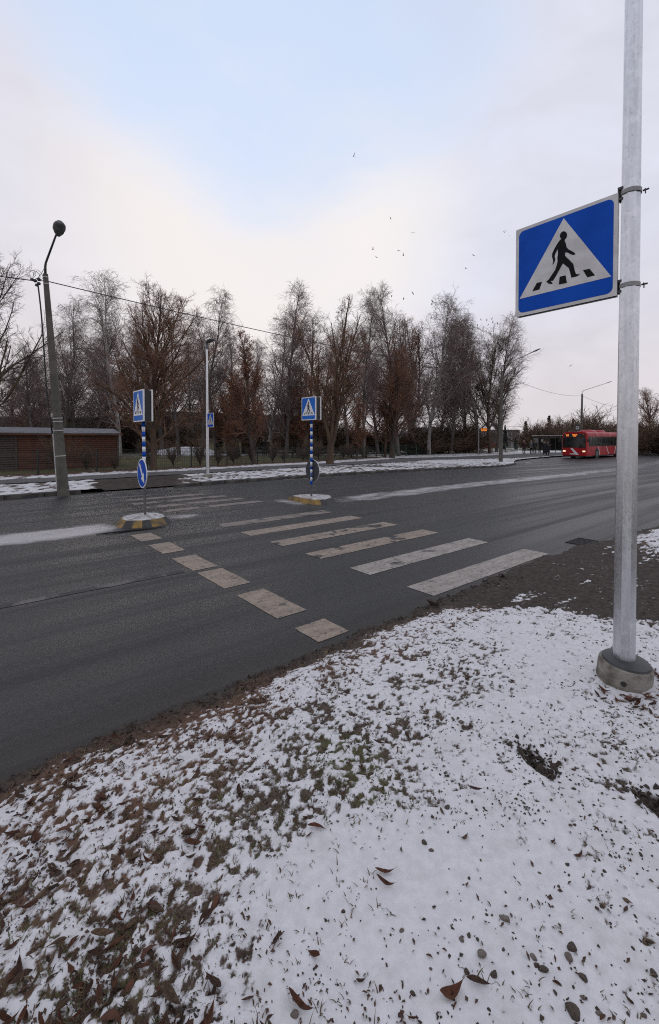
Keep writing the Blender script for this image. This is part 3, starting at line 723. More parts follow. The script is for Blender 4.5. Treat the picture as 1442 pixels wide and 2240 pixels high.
def small_sign(loc, stripe_from, stripe_n, round_face, lean, label_post, label_round, zp0, S_=.64, base=.15):
    root = empty('island_sign', loc, SROT, label_post, 'road sign', 'crossing signs on the islands')
    topz = zp0 + S_
    L = lambda z: (lean[0] * z, lean[1] * z)
    def seg(z0, z1, r, m, n=10): 
        return MB().tube([(L(z0)[0], L(z0)[1], z0), (L(z1)[0], L(z1)[1], z1)], r, n).obj('pole' if m == 'grey_steel' else 'stripe_band', m, root, smooth=True)
    seg(-.03, zp0 + .3, .028, 'grey_steel')
    z = zp0; k = 0
    while k < stripe_n:
        seg(z - .105, z, .033, 'sign_blue' if k % 2 == 0 else 'sign_white_small', 12); z -= .105; k += 1
    lx, ly = L(zp0 + S_ / 2)
    bx = MB().box((lx, ly, zp0 + S_ / 2), (S_ - .05, .145, S_ - .03)).obj('light_box', 'black', root)
    for sg, y in ((1, ly - .10), (-1, ly + .10)):
        crossing_face(root, S_, S_, lx - S_ / 2, zp0, y, sg, 'sign_blue_small', 'sign_white_small', .03)
    # round keep-to-the-side sign
    zr = stripe_from; lx, ly = L(zr)
    rs = empty('direction_sign', loc, SROT, label_round, 'road sign')
    y = ly - .05 if round_face > 0 else ly + .05; sg = round_face; D = .31
    disc = lambda r: [(lx + r * math.cos(2 * math.pi * k / 40), zr + r * math.sin(2 * math.pi * k / 40)) for k in range(40)]
    pn = MB().plate(disc(D), y, y + sg * .014).obj('disc', 'sign_white_small', rs)
    MB().plate(disc(D - .004), y + sg * .0145, y + sg * .016).obj('back_face', 'sign_back', pn)
    MB().plate(disc(D - .025), y - sg * .002, y).obj('blue_field', 'sign_blue', pn)
    A = [(-.035, .24), (.035, .24), (.035, -.06), (.11, -.06), (0, -.26), (-.11, -.06), (-.035, -.06)]
    a = R(38); ar = [(lx + sg * (p[0] * math.cos(a) - p[1] * math.sin(a)), zr + p[0] * math.sin(a) + p[1] * math.cos(a)) for p in A]
    MB().plate(ar, y - sg * .004, y).obj('white_arrow', 'sign_white_small', pn)
    for q in (.12, -.12): MB().box((lx, ly, zr + q), (.07, .075, .03)).obj('clamp', 'grey_steel', rs)
small_sign(W(3.0, 9.68, .17), .88, 10, 1, (-.032, .0), 'tilted striped post with a crossing light box on the black and yellow island', 'round blue sign with a white arrow pointing down right', 1.96, .655)
small_sign(W(7.54, 9.87, .16), .72, 17, -1, (.0, .0), 'upright striped post with a crossing light box on the yellow sided island', 'round sign seen from its dark grey back', 2.12, .635)
# round the arrow is drawn for the driver coming along +s

def crossing_lamp():
    loc = W(8.2, 18.05, .1)
    root = empty('lamp_post', loc, SROT, 'slim galvanised lamp post at the far end of the crossing', 'lamp post')
    conic_pole(root, 5.55, .075, .04, sides=12)
    MB().lathe([(.19, -.1), (.185, .09), (.15, .12)], 24).obj('concrete_foot', 'concrete', root)
    MB().tube([(0, 0, 5.45), (0, 0, 5.72)], .05, 10).obj('lamp_bracket', 'lamp_grey', root)
    led_head(root, 5.72, (1, 0, .12))
    sg = empty('crossing_sign', loc, SROT, 'small blue crossing sign on the slim far lamp post', 'road sign')
    crossing_face(sg, .60, .60, .06, 2.13, -.03, 1, 'sign_blue', 'sign_white')
    for q in (2.3, 2.58): MB().box((.05, 0, q), (.14, .05, .04)).obj('clamp', 'grey_steel', sg)
crossing_lamp()

def leaning_post():
    b = at(138, 13.75, .1)
    root = empty('lamp_post', b, 0, 'leaning concrete lamp post with straps and a cable on the left', 'lamp post')
    Y = 13.75; top = Vector(((107 - CX) / FPX * Y, Y - .05, H + (HY - 604) / FPX * Y)) - b
    P = lambda f: top * f
    o = MB().tube([P(k / 10) for k in range(11)], [.158 - .086 * k / 10 for k in range(11)], 10).obj('pole', 'old_concrete', root); auto_smooth(o, 30)
    MB().tube([P(0) + Vector((0, 0, -.15)), P(.03)], [.175, .168], 10).obj('foot', 'old_concrete', root)
    for f in (.012, .17, .287, .328, .343, .955, .985):
        MB().tube([P(f) - top.normalized() * .012, P(f) + top.normalized() * .012], .164 - .086 * f, 14).obj('strap', 'plastic_white', root)
    MB().tube([P(.01) + Vector((-.155, -.06, 0)), P(.27) + Vector((-.135, -.06, 0))], .022, 8).obj('cable_cover', 'plastic_white', root)
    # bracket arm and head reaching over the road
    e = [top, top + Vector((-.01, 0, .5)), top + Vector((.1, -.1, .85)), top + Vector((.36, -.40, 1.45))]
    arm = []
    q = lambda t: e[0].lerp(e[1], t)
    hd = Vector((.42, -.62, 1.62))
    pts = [top + Vector((0, 0, -.1)), top + Vector((0, 0, .22)), top + Vector((.03, -.02, .33)), top + Vector((.36, -.27, .68)), top + Vector((.62, -.46, .97))]
    MB().tube(pts, [.04, .036, .032, .03, .028], 8).obj('arm', 'dark_metal', root, smooth=True)
    c = top + Vector((.72, -.50, 1.0)); ax = Vector((.55, -.80, .22)).normalized()
    mx = ax.to_track_quat('Y', 'Z').to_matrix()
    V = []; F = []
    st_ = [(-.12, .045, .035, -.035), (0, .11, .07, -.06), (.2, .165, .12, -.07), (.40, .155, .11, -.06), (.52, .09, .05, -.035)]
    n = 14
    for (l, hw, hu, hd_) in st_:
        for k in range(n):
            a = 2 * math.pi * k / n; x = hw * math.cos(a); z = (hu if math.sin(a) > 0 else -hd_) * math.sin(a)
            V.append(c + mx @ Vector((x, l, z)))
    for i in range(len(st_) - 1):
        for k in range(n): j = (k + 1) % n; F.append((i * n + k, i * n + j, i * n + n + j, i * n + n + k))
    F += [tuple(range(n - 1, -1, -1)), tuple((len(st_) - 1) * n + k for k in range(n))]
    h_ = MB().add(V, F).obj('lamp_head', 'lamp_grey', root, smooth=True)
    # glass bowl below
    V = []; F = []
    for l, hw, dp in ((.06, .09, .0), (.12, .125, .04), (.28, .14, .06), (.42, .11, .04), (.48, .07, .0)):
        for k in range(9):
            a = math.pi * k / 8; V.append(c + mx @ Vector((hw * math.cos(a), l, -.055 - dp * math.sin(a))))
    for i in range(4):
        for k in range(8): F.append((i * 9 + k, i * 9 + k + 1, i * 9 + 10 + k, i * 9 + 9 + k))
    MB().add(V, F).obj('glass_bowl', 'lamp_glass', h_, smooth=True)
    # snow on the lamp
    V = []; F = []
    for l, hw, hu in ((.02, .09, .075), (.2, .145, .132), (.40, .135, .122), (.50, .08, .07)):
        for k in range(7):
            a = R(35) + R(110) * k / 6; V.append(c + mx @ Vector((hw * math.cos(a) * 1.05, l, hu * math.sin(a) + .012)))
    for i in range(3):
        for k in range(6): F.append((i * 7 + k, i * 7 + k + 1, i * 7 + 8 + k, i * 7 + 7 + k))
    MB().add(V, F).obj('snow_cap', 'snow_clean', h_, smooth=True)
    # cable clamps and slack cable
    cl = top + Vector((-.28, -.05, -.22)); jb = MB()
    for d in ((0, 0, 0), (.1, .02, .05), (.12, -.02, -.09), (-.09, 0, .04), (.03, .03, -.12)): jb.box(cl + Vector(d), (.09, .07, .08), 0, .012, Matrix.Rotation(rnd.uniform(-.6, .6), 3, 'Y'))
    jb.tube([cl + Vector((.1, 0, 0)), top + Vector((0, 0, -.2))], .012, 6)
    jb.obj('cable_clamp', 'black', root)
    lp = MB()
    for k in range(4):
        c0 = cl + Vector((-.1 + .06 * k, 0, .1)); r_ = .11 + .03 * (k % 2)
        lp.tube([c0 + Vector((r_ * math.cos(a), .05 * math.sin(a * 2 + k), r_ * math.sin(a) + .06)) for a in [R(-80 + 22 * i) for i in range(14)]], .006, 4)
    lp.tube([cl + Vector((.1, 0, .1)), top + Vector((-.12, 0, .02)), top + Vector((-.03, -.02, .15))], .007, 4)
    lp.obj('wire_loop', 'cable', root)
    a0 = cl + Vector((.08, 0, -.1)); a1 = P(.275) + Vector((-.16, -.06, 0)); pts = []
    for k in range(15):
        f = k / 14; p = a0.lerp(a1, f); p = p + Vector((.10 * math.sin(math.pi * f) * (1 - f) * 1.6 - .10 * math.sin(math.pi * f), 0, 0)); pts.append(p)
    MB().tube(pts, .022, 6).obj('feed_cable', 'cable', root, smooth=True)
    return b + cl, b + top
clampA, topA = leaning_post()

def street_lamp(px, ybase_Y, ytop, arm_vec, label, rad=.15):
    b = at(px, ybase_Y, .08); h = (HY - ytop) / FPX * ybase_Y + H - b.z
    root = empty('street_lamp', b, 0, label, 'street lamp', 'concrete street lamps on the far side')
    o = MB().tube([(0, 0, -.2), (0, 0, h * .5), (.02, 0, h)], [rad, rad * .78, rad * .55], 10).obj('pole', 'old_concrete' if True else '', root); auto_smooth(o, 30)
    a = Vector(arm_vec); pts = [Vector((0, 0, h - .1)), Vector((.02, 0, h + .35))]
    pts += [pts[-1] + a * .06 + Vector((0, 0, .08)), pts[-1] + a * .92]
    MB().tube(pts, [.045, .04, .036, .03], 7).obj('arm', 'grey_steel', root, smooth=True)
    led_head(root, pts[-1].z, a, pts[-1].x, pts[-1].y)
    return b + Vector((0, 0, h - .25))
rn = Vector((DY, -DX, 0))     # from the far side towards the road
lampB = street_lamp(1096, 38.0, 812, Vector((2.15, -1.6, 1.05)), 'concrete street lamp standing at the bus bay in front of the birches', .17)
lampC = street_lamp(1272, 66.0, 862, Vector((2.6, -2.2, 1.1)), 'street lamp rising behind the red bus', .2)
lampD = street_lamp(1384, 90.0, 884, Vector((3.0, -2.2, 1.5)), 'farthest street lamp, its pole hidden behind the near post', .2)
def wire(a, b, sag, label, r=.011):
    pts = [a.lerp(b, k / 24) - Vector((0, 0, sag * 4 * (k / 24) * (1 - k / 24))) for k in range(25)]
    o = MB().tube([p - pts[0] for p in pts], r, 5).obj('overhead_cable', 'cable', loc=pts[0], smooth=True); tagit(o, label, 'cable', 'overhead cables between lamp posts')
wire(topA + Vector((0, 0, -.2)), lampB, .35, 'overhead cable sloping from the leaning post towards the trees', .016)
wire(clampA, clampA + Vector((-14, -9.5, .25)), .25, 'overhead cable running off to the left from the leaning post', .016)
wire(lampB, lampC, .6, 'overhead cable between the lamp at the bus bay and the one behind the bus', .014)
wire(lampC, lampD, .8, 'overhead cable from the lamp behind the bus to the farthest lamp', .018)
wire(at(1090, 75, 4.2), at(1420, 84, 5.2), .5, 'thin distant cable crossing the sky above the bus', .02)

# ---- drain by the near road edge
dr = empty('storm_drain', W(8.25, 3.12, .002), ROT, 'dark storm drain at the near edge of the road', 'drain')
for (cx_, cy_, dx_, dy_) in ((0, .15, .5, .03), (0, -.15, .5, .03), (-.25, 0, .03, .33), (.25, 0, .03, .33)): MB().box((cx_, cy_, .004 + .001 * abs(cx_)), (dx_, dy_, .014)).obj('frame_bar', 'rubber', dr)
MB().box((0, 0, .001), (.48, .28, .006)).obj('pit', 'black', dr)
for k in range(6): MB().box((-.19 + .076 * k, 0, .005), (.026, .27, .01)).obj('bar', 'rubber', dr)
# black strip of rubber lying in front of the left island
st = MB().tube([(-.62, .03, .012), (-.3, -.02, .02), (.0, .01, .016), (.35, -.02, .016), (.62, .03, .012)], [.008, .018, .02, .012, .006], 6).obj('rubber_strip', 'rubber', loc=W(2.55, 9.0, .0), rz=ROT + R(-5), smooth=True)
tagit(st, 'thin black strip lying on the road before the octagonal island', 'rubber strip')

# ================================================================== PARK: shed, fence, buildings
def shed():
    A = at(38, 23.3, .05); B = at(259, 25.8, .05); A.z = B.z = .05
    d = (B - A); L = d.length; ang = math.atan2(d.y, d.x)
    root = empty('wooden_shed', A, ang, 'brown weathered board shed with a sloping tin roof behind the fence', 'shed')
    nb = 17; h0 = 2.0; bh = h0 / nb
    me = MB().box((L / 2, -.02, 0), (L, .035, bh - .02), 0, .006).mesh('board'); me.materials.append(M['boards_brown'])
    for k in range(nb):
        o = link('board', me, None, root); o.location = (0, rnd.uniform(-.006, .006), bh * (k + .5)); o.rotation_euler = (R(-7), 0, rnd.uniform(-.0008, .0008))
    me2 = MB().box((-2.2, -.02, 0), (4.2, .035, bh - .02), 0, .006).mesh('board'); me2.materials.append(M['boards_grey'])
    for k in range(nb):
        o = link('board', me2, None, root); o.location = (0, rnd.uniform(-.006, .006), bh * (k + .5)); o.rotation_euler = (R(-7), 0, 0)
    for x in (-.05, L - .03): MB().box((x, -.055, h0 / 2), (.11, .04, h0), 0, .006).obj('corner_post', 'boards_grey', root)
    MB().box((L / 2 - 2.15, 1.6, h0 / 2), (L + 4.2, 3.1, h0 - .06)).obj('wall_core', 'black', root)
    V = [(-4.6, -.35, 2.02), (L + .12, -.35, 2.02 - .10), (L + .12, 3.5, 2.28), (-4.6, 3.5, 2.36)]; V += [(x, y, z + .03) for x, y, z in V]
    rf = MB().add(V, [(0, 1, 2, 3), (4, 5, 6, 7), (0, 1, 5, 4), (1, 2, 6, 5), (2, 3, 7, 6), (3, 0, 4, 7)]).obj('roof', 'roof_metal', root)
    MB().box((L / 2 - 2.15, -.33, 1.93), (L + 4.7, .03, .12)).obj('fascia', 'boards_brown', rf)
shed()

def fence(s0, s1, h, m, label, step=2.45, off=0., cols=24, rows=7, postr=.04):
    pts = []; s = s0
    while s < s1: pts.append(W(s, float(fence_t(s)) + off, .08)); s += step
    root = empty('mesh_fence', pts[0], 0, label, 'fence')
    pm = MB().box((0, 0, h / 2 + .02), (postr * 1.6, postr * 1.6, h + .1), 0, .004).mesh('post'); pm.materials.append(M[m])
    for p in pts: link('post', pm, None, root).location = p - pts[0]
    panels = {}
    for a, b in zip(pts[:-1], pts[1:]):
        d = b - a; L = math.hypot(d.x, d.y); key = round(L, 2)
        if key not in panels:
            mb = MB(); r_ = .007
            for k in range(1, cols): mb.box((L * k / cols, 0, h / 2 + .04), (r_ * 1.4, r_ * 1.4, h - .04))
            for k in range(rows): mb.box((L / 2, .007, .06 + (h - .06) * k / (rows - 1)), (L - .03, r_ * 2 if k not in (0, rows - 1) else .012, r_ * 2 if k not in (0, rows - 1) else .014))
            me = mb.mesh('wire_panel'); me.materials.append(M[m]); panels[key] = me
        o = link('wire_panel', panels[key], None, root); o['kind'] = 'stuff'; o.location = a - pts[0]
        o.rotation_euler = (0, -math.atan2(d.z, L), math.atan2(d.y, d.x))
fence(-7, 33.2, 1.1, 'fence_dark', 'dark wire mesh fence running along the footpath')
fence(33.6, 66, 1.25, 'fence_green', 'green mesh fence behind the far snow strip', 2.9, 0, 16, 5, .05)

def building(name, A, B, depth, h, wall, label, cat, bands=(), wins=(), roof=None, roofm='roof_dark', z=.0):
    """facade from A to B (left to right as seen), depth behind it"""
    d = B - A; d.z = 0; L = d.length; ang = math.atan2(d.y, d.x)
    root = empty(name, (A.x, A.y, z), ang, label, cat)
    MB().box((L / 2, depth / 2, h / 2), (L, depth, h)).obj('wall', wall, root)
    for (z0, z1, m) in bands: MB().box((L / 2, -.04, (z0 + z1) / 2), (L + .1, .12, z1 - z0)).obj('wall_band', m, root)
    for (x, z0, ww, hh, fm) in wins:
        f = MB().box((x, -.03, z0 + hh / 2), (ww + .16, .10, hh + .16)).obj('window', fm, root)
        for q in (-.25, .25): MB().box((x + q * ww, -.085, z0 + hh / 2), (ww * .46, .02, hh)).obj('pane', 'window_glass', f)
    if roof == 'gable':
        V = [(-.3, -.4, h), (L + .3, -.4, h), (L + .3, depth + .4, h), (-.3, depth + .4, h), (-.3, depth / 2, h + L * .32), (L + .3, depth / 2, h + L * .32)]
        MB().add(V, [(0, 1, 5, 4), (2, 3, 4, 5), (0, 4, 3), (1, 2, 5), (0, 3, 2, 1)]).obj('roof', roofm, root)
    elif roof == 'gable_front':
        V = [(-.4, -.3, h), (L + .4, -.3, h), (L + .4, depth, h), (-.4, depth, h), (L / 2, -.3, h + L * .42), (L / 2, depth, h + L * .42)]
        MB().add(V, [(0, 1, 4), (2, 3, 5), (1, 2, 5, 4), (3, 0, 4, 5), (0, 3, 2, 1)]).obj('roof', roofm, root)
    else: MB().box((L / 2, depth / 2, h + .1), (L + .5, depth + .5, .22)).obj('roof', roofm, root)
    return root
def ztop(y, Y): return (HY - y) / FPX * Y + H
a, b = at(330, 64), at(700, 80)
L = (b - a).length
building('school_building', a, b, 10, ztop(904, 70), 'pale_yellow', 'long two storey pale yellow building with a brown upper band behind the trees', 'building',
         [(ztop(922, 70), ztop(906, 70) , 'brick_brown')], [(1.5 + 2.6 * k, z0, 1.5, 1.3, 'window_frame' if (k + int(z0)) % 3 else 'brown_door') for k in range(int(L / 2.6)) for z0 in (.75, 2.95)], z=-.2)
a, b = at(262, 58), at(372, 62)
L = (b - a).length
building('brick_building', a, b, 8, ztop(909, 60), 'brick_brown', 'red brown brick wing with white framed windows behind the shed', 'building', [],
         [(1. + 2.1 * k, z0, 1.0, .95, 'window_frame') for k in range(int(L / 2.1)) for z0 in (.5, 2.3)], z=-.1)
a, b = at(-160, 46), at(262, 50)
building('low_building', a, b, 8, ztop(917, 48), 'olive_wall', 'low olive walled building rising above the shed roof', 'building', [], [(6 + 3. * k, 1.2, 1.1, .9, 'brown_door') for k in range(4)], z=0)
a, b = at(455, 50), at(528, 52)
building('annexe', a, b, 4, 1.55, 'pale_yellow', 'low plain yellow annexe wall between the trunks', 'building', roofm='roof_metal', z=-.1)
a, b = at(893, 92), at(948, 90)
building('grey_house', a, b, 8, ztop(945, 91), 'house_grey', 'grey house with a dark roof seen through the twin trunks', 'house', [(.3, 1.7, 'pale_yellow')], [(1.4, 2.6, .9, 1, 'window_frame'), (3.6, 2.6, .9, 1, 'window_frame')], 'gable', z=-.6)
a, b = at(1060, 98), at(1096, 96)
building('gabled_house', a, b, 9, ztop(952, 97), 'house_grey', 'dark gabled house with two small bright windows', 'house', [(.2, 1.2, 'red_door')], [(1.5, 2.6, .5, .5, 'window_frame'), (1.5, 1.55, .5, .45, 'window_frame')], 'gable_front', z=-.6)
a, b = at(1100, 120), at(1136, 122)
building('white_block', a, b, 10, ztop(937, 121), 'house_white', 'pale grey apartment block beside the gabled house', 'building', [(ztop(941, 121) , ztop(937, 121), 'roof_dark')], [(1 + 1.3 * k, z0, .7, .8, 'house_grey') for k in range(3) for z0 in (1.2, 2.8)], z=-.6)
wl = empty('stone_wall', at(1389, 86, 0), R(8), 'pale grey wall by the road right of the near post', 'wall')
for r_ in range(4):
    for k in range(5): MB().box((.3 + .62 * k + (.3 if r_ % 2 else 0), rnd.uniform(-.03, .03), .25 + .45 * r_), (.6, .5, .43), 0, .03).obj('stone_block', 'stone_wall', wl)
tagit(MB().lathe([(6.2, -.3), (5.0, .5), (3.2, 1.15), (1.4, 1.5), (.3, 1.55)], 24, (0, 0, 0)).obj('snow_mound', 'snow_clean', loc=at(408, 50, -.7), smooth=True), 'low snow covered mound in front of the yellow building', 'snow mound')

# ================================================================== TREES
def tubes(P, Rd, n):
    Mn, K, _ = P.shape
    T = np.empty_like(P); T[:, 1:-1] = P[:, 2:] - P[:, :-2]; T[:, 0] = P[:, 1] - P[:, 0]; T[:, -1] = P[:, -1] - P[:, -2]
    T /= np.linalg.norm(T, axis=2, keepdims=True) + 1e-9
    ref = np.where(np.abs(T[..., 2:3]) < .8, np.array([0, 0, 1.]), np.array([1., 0, 0]))
    U = np.cross(T, ref); U /= np.linalg.norm(U, axis=2, keepdims=True) + 1e-9; Vv = np.cross(T, U)
    a = np.arange(n) * 2 * np.pi / n
    ring = P[:, :, None, :] + Rd[:, :, None, None] * (np.cos(a)[None, None, :, None] * U[:, :, None, :] + np.sin(a)[None, None, :, None] * Vv[:, :, None, :])
    V = ring.reshape(-1, 3); i = np.arange(Mn * K * n).reshape(Mn, K, n); j = np.roll(i, -1, axis=2)
    Q = np.stack([i[:, :-1], j[:, :-1], j[:, 1:], i[:, 1:]], -1).reshape(-1, 4); return V, Q
def poly(rg, base, dr, L, K, trop, wob):
    P = np.empty((len(base), K, 3)); P[:, 0] = base; d = dr.copy()
    for k in range(1, K):
        d = d + rg.normal(0, wob, d.shape); d[:, 2] += trop
        d /= np.linalg.norm(d, axis=1, keepdims=True); P[:, k] = P[:, k - 1] + d * (L / (K - 1))[:, None]
    return P
def kids(rg, P, Rd, n, u0, u1, a0, a1, Lf, K, trop, wob, rf, rmin, steep=False, ref=0, bias=1.):
    Mn, Kp, _ = P.shape; idx = np.repeat(np.arange(Mn), n)
    u = (np.tile((np.arange(n) + .5) / n, Mn) + rg.uniform(-.5, .5, Mn * n) / n); u = np.clip(u, 0, 1) ** bias * (u1 - u0) + u0
    f = np.clip(u, 0, .999) * (Kp - 1); i = f.astype(int); fr = (f - i)[:, None]
    b = P[idx, i] * (1 - fr) + P[idx, i + 1] * fr; tg = P[idx, i + 1] - P[idx, i]; tg /= np.linalg.norm(tg, axis=1, keepdims=True) + 1e-9
    rp = Rd[idx, i] * (1 - fr[:, 0]) + Rd[idx, i + 1] * fr[:, 0]
    rv = rg.normal(size=b.shape); rv -= tg * (rv * tg).sum(1, keepdims=True); rv /= np.linalg.norm(rv, axis=1, keepdims=True) + 1e-9
    a = rg.uniform(a0, a1, len(b)); a = np.radians(a * (1.15 - .6 * u) if steep else a)[:, None]; dr = np.cos(a) * tg + np.sin(a) * rv
    Lp = np.linalg.norm(np.diff(P, axis=1), axis=2).sum(1)[idx]
    L = Lf(u, Lp, rg)
    if ref:
        q = rg.uniform(0, 1, len(b)) < np.maximum(.25, Lp / ref); b, dr, L, rp = b[q], dr[q], L[q], rp[q]
    C_ = poly(rg, b, dr, L, K, trop, wob)
    r0 = np.maximum(rp * rf, rmin); Rc = r0[:, None] * np.linspace(1, .35, K)[None]; return C_, np.maximum(Rc, rmin * .6)
def cat_mesh(name, parts, smooth=True):
    Vs, Qs, o = [], [], 0
    for V, Q in parts: Vs.append(V); Qs.append(Q + o); o += len(V)
    return np_mesh(name, np.concatenate(Vs), np.concatenate(Qs), None, smooth)
def leaf_quads(rg, P, n, size):
    pts = P.reshape(-1, 3); c = pts[rg.integers(0, len(pts), n)] + rg.normal(0, .04, (n, 3))
    a = rg.normal(size=(n, 3)); a /= np.linalg.norm(a, axis=1, keepdims=True); b = np.cross(a, rg.normal(size=(n, 3))); b /= np.linalg.norm(b, axis=1, keepdims=True)
    s = (size * rg.uniform(.6, 1.3, n))[:, None]
    V = np.stack([c - a * s, c + b * s * .6, c + a * s, c - b * s * .6], 1).reshape(-1, 3); return V, np.arange(4 * n).reshape(-1, 4)
def tree_linden(seed, stems=1, leaves=0, spread=1.0, n1=30, dens=1.0, up=.10, lowest=.16):
    rg = np.random.default_rng(seed)
    if stems == 1:
        P0 = poly(rg, np.zeros((1, 3)), np.array([[0, 0, 1.]]), np.array([9.6]), 12, .05, .05); R0 = np.linspace(.17, .02, 12)[None]
        tr = [(P0, R0, 9)]; S, SR = P0, R0
    else:
        Pt = poly(rg, np.zeros((1, 3)), np.array([[0, 0, 1.]]), np.array([1.3]), 4, 0, .04); Rt = np.array([[.24, .2, .19, .17]])
        S, SR = kids(rg, Pt, Rt, stems, .55, 1., 6, 19, lambda u, Lp, r: r.uniform(6.8, 8.6, len(u)), 11, .05, .06, .62, .05)
        SR = SR[:, :1] * np.linspace(1, .18, 11)[None]; tr = [(Pt, Rt, 9), (S, SR, 7)]
    k1 = n1 if stems == 1 else max(8, int(n1 * 1.3 / stems))
    A, AR = kids(rg, S, SR, k1, lowest if stems == 1 else .12, .97, 26, 52, lambda u, Lp, r: spread * (.4 + 4.6 * (1 - u) ** .65 * np.minimum(1, .5 + 1.5 * u)) * r.uniform(.7, 1.15, len(u)) * (1 if stems == 1 else .60), 8, up, .09, .55, .012, True)
    B, BR = kids(rg, A, AR, int(11 * dens), .12, 1., 22, 50, lambda u, Lp, r: (.16 + .42 * Lp * (1 - .6 * u)) * r.uniform(.6, 1.2, len(u)), 6, .04, .12, .6, .010, False, 2.4)
    D, DR = kids(rg, B, BR, 8, .15, 1., 22, 55, lambda u, Lp, r: (.12 + .42 * Lp * (1 - .5 * u)) * r.uniform(.6, 1.2, len(u)), 4, .03, .14, .7, .0072, False, .9)
    E_, ER = kids(rg, D, DR, 3, .2, 1., 22, 55, lambda u, Lp, r: (.10 + .4 * Lp) * r.uniform(.6, 1.2, len(u)), 3, .03, .14, .8, .005)
    tr.append((A, AR, 6))
    trunk = cat_mesh('trunk', [tubes(*x) for x in tr]); crown = cat_mesh('crown', [tubes(B, BR, 4), tubes(D, DR, 3), tubes(E_, ER, 3)])
    lv = None
    if leaves: lv = np_mesh('leaves', *leaf_quads(rg, np.concatenate([D[:, 1:].reshape(-1, 3), E_[:, 1:].reshape(-1, 3)]), leaves, .05), None, False)
    return trunk, crown, lv
def tree_birch(seed, n1=40, wid=1.0, low=.14, droop=-.16):
    rg = np.random.default_rng(seed)
    P0 = poly(rg, np.zeros((1, 3)), np.array([[rg.normal(0, .03), 0, 1.]]), np.array([8.7]), 14, .04, .045); R0 = np.linspace(.12, .008, 14)[None]
    A, AR = kids(rg, P0, R0, n1, low, .985, 30, 56, lambda u, Lp, r: wid * (.55 + 2.5 * (1 - u) ** .6) * r.uniform(.6, 1.15, len(u)), 8, .06, .10, .45, .009, True, 0, 1.0)
    B, BR = kids(rg, A, AR, 11, .12, 1., 25, 50, lambda u, Lp, r: (.12 + .36 * Lp) * r.uniform(.6, 1.2, len(u)), 6, -.01, .1, .55, .0068, False, 2.0)
    D, DR = kids(rg, B, BR, 7, .2, 1., 25, 60, lambda u, Lp, r: (.14 + .40 * Lp) * r.uniform(.6, 1.2, len(u)), 5, droop, .1, .7, .0052, False, .7)
    E_, ER = kids(rg, D, DR, 3, .2, .95, 20, 50, lambda u, Lp, r: (.12 + .4 * Lp) * r.uniform(.6, 1.2, len(u)), 3, droop, .1, .8, .0042)
    return cat_mesh('trunk', [tubes(P0, R0, 8), tubes(A, AR, 5)]), cat_mesh('crown', [tubes(B, BR, 3), tubes(D, DR, 3), tubes(E_, ER, 3)]), None
def tree_shrub(seed, n=30, h=1.6, fan=(8, 42), dense=7, r0=.012):
    rg = np.random.default_rng(seed)
    P0 = poly(rg, np.zeros((1, 3)), np.array([[0, 0, 1.]]), np.array([.25]), 3, 0, 0); R0 = np.full((1, 3), .03)
    A, AR = kids(rg, P0, R0, n, .05, 1., fan[0], fan[1], lambda u, Lp, r: h * r.uniform(.6, 1.1, len(u)), 6, .04, .1, .5, r0)
    B, BR = kids(rg, A, AR, dense, .15, 1., 15, 45, lambda u, Lp, r: .42 * Lp * r.uniform(.5, 1.2, len(u)), 4, .05, .1, .7, r0 * .5)
    D, DR = kids(rg, B, BR, 5, .15, 1., 15, 50, lambda u, Lp, r: .45 * Lp * r.uniform(.5, 1.2, len(u)), 3, .05, .12, .8, r0 * .35)
    return cat_mesh('trunk', [tubes(P0, R0, 6), tubes(A, AR, 4)]), cat_mesh('crown', [tubes(B, BR, 3), tubes(D, DR, 3)]), None
def tree_spruce(seed, h=10., w_=2.4):
    rg = np.random.default_rng(seed); P0 = np.zeros((1, 10, 3)); P0[0, :, 2] = np.linspace(0, h, 10); R0 = np.linspace(.16, .01, 10)[None]
    A, AR = kids(rg, P0, R0, 170, .06, .995, 78, 100, lambda u, Lp, r: w_ * (.05 + (1 - u) ** .85) * r.uniform(.7, 1.1, len(u)), 6, .03, .05, .25, .012)
    B, BR = kids(rg, A, AR, 16, .08, 1., 35, 60, lambda u, Lp, r: (.1 + .28 * Lp * (1 - .5 * u)) * r.uniform(.6, 1.2, len(u)), 3, -.12, .08, .6, .03)
    BR = np.maximum(BR, .03); D, DR = kids(rg, B, BR, 4, .1, 1., 30, 70, lambda u, Lp, r: .2 * r.uniform(.6, 1.2, len(u)), 2, -.1, .08, .8, .02)
    return cat_mesh('trunk', [tubes(P0, R0, 8)]), cat_mesh('crown', [tubes(A, AR, 3), tubes(B, BR, 3), tubes(D, DR, 3)]), None
VAR = {}; NOM = {}
def variant(key, meshes, bark, twig, leafm='brown_leaf'):
    for me, m in zip(meshes, (bark, twig, leafm)):
        if me is not None: me.materials.append(M[m])
    VAR[key] = meshes; co = np.empty(len(meshes[1].vertices) * 3, np.float32); meshes[1].vertices.foreach_get('co', co); NOM[key] = float(np.percentile(co[2::3], 95 if key in ('shrub', 'bush_dome') else 99.6))
variant('linden', tree_linden(3, n1=42, spread=1.08, up=.045, dens=1.15, lowest=.13), 'bark', 'twig')
variant('linden_round', tree_linden(4, n1=30, spread=1.05, up=.045, leaves=1200), 'bark', 'twig')
variant('leafy', tree_linden(8, n1=36, spread=.72, leaves=5200, up=.06, lowest=.12), 'bark_dark', 'twig')
variant('multi', tree_linden(12, stems=6, leaves=500, n1=40, spread=1.1, up=.06), 'bark', 'twig')
variant('multi_leafy', tree_linden(15, stems=4, leaves=1800, n1=34, spread=1.2, up=.05), 'bark_dark', 'twig')
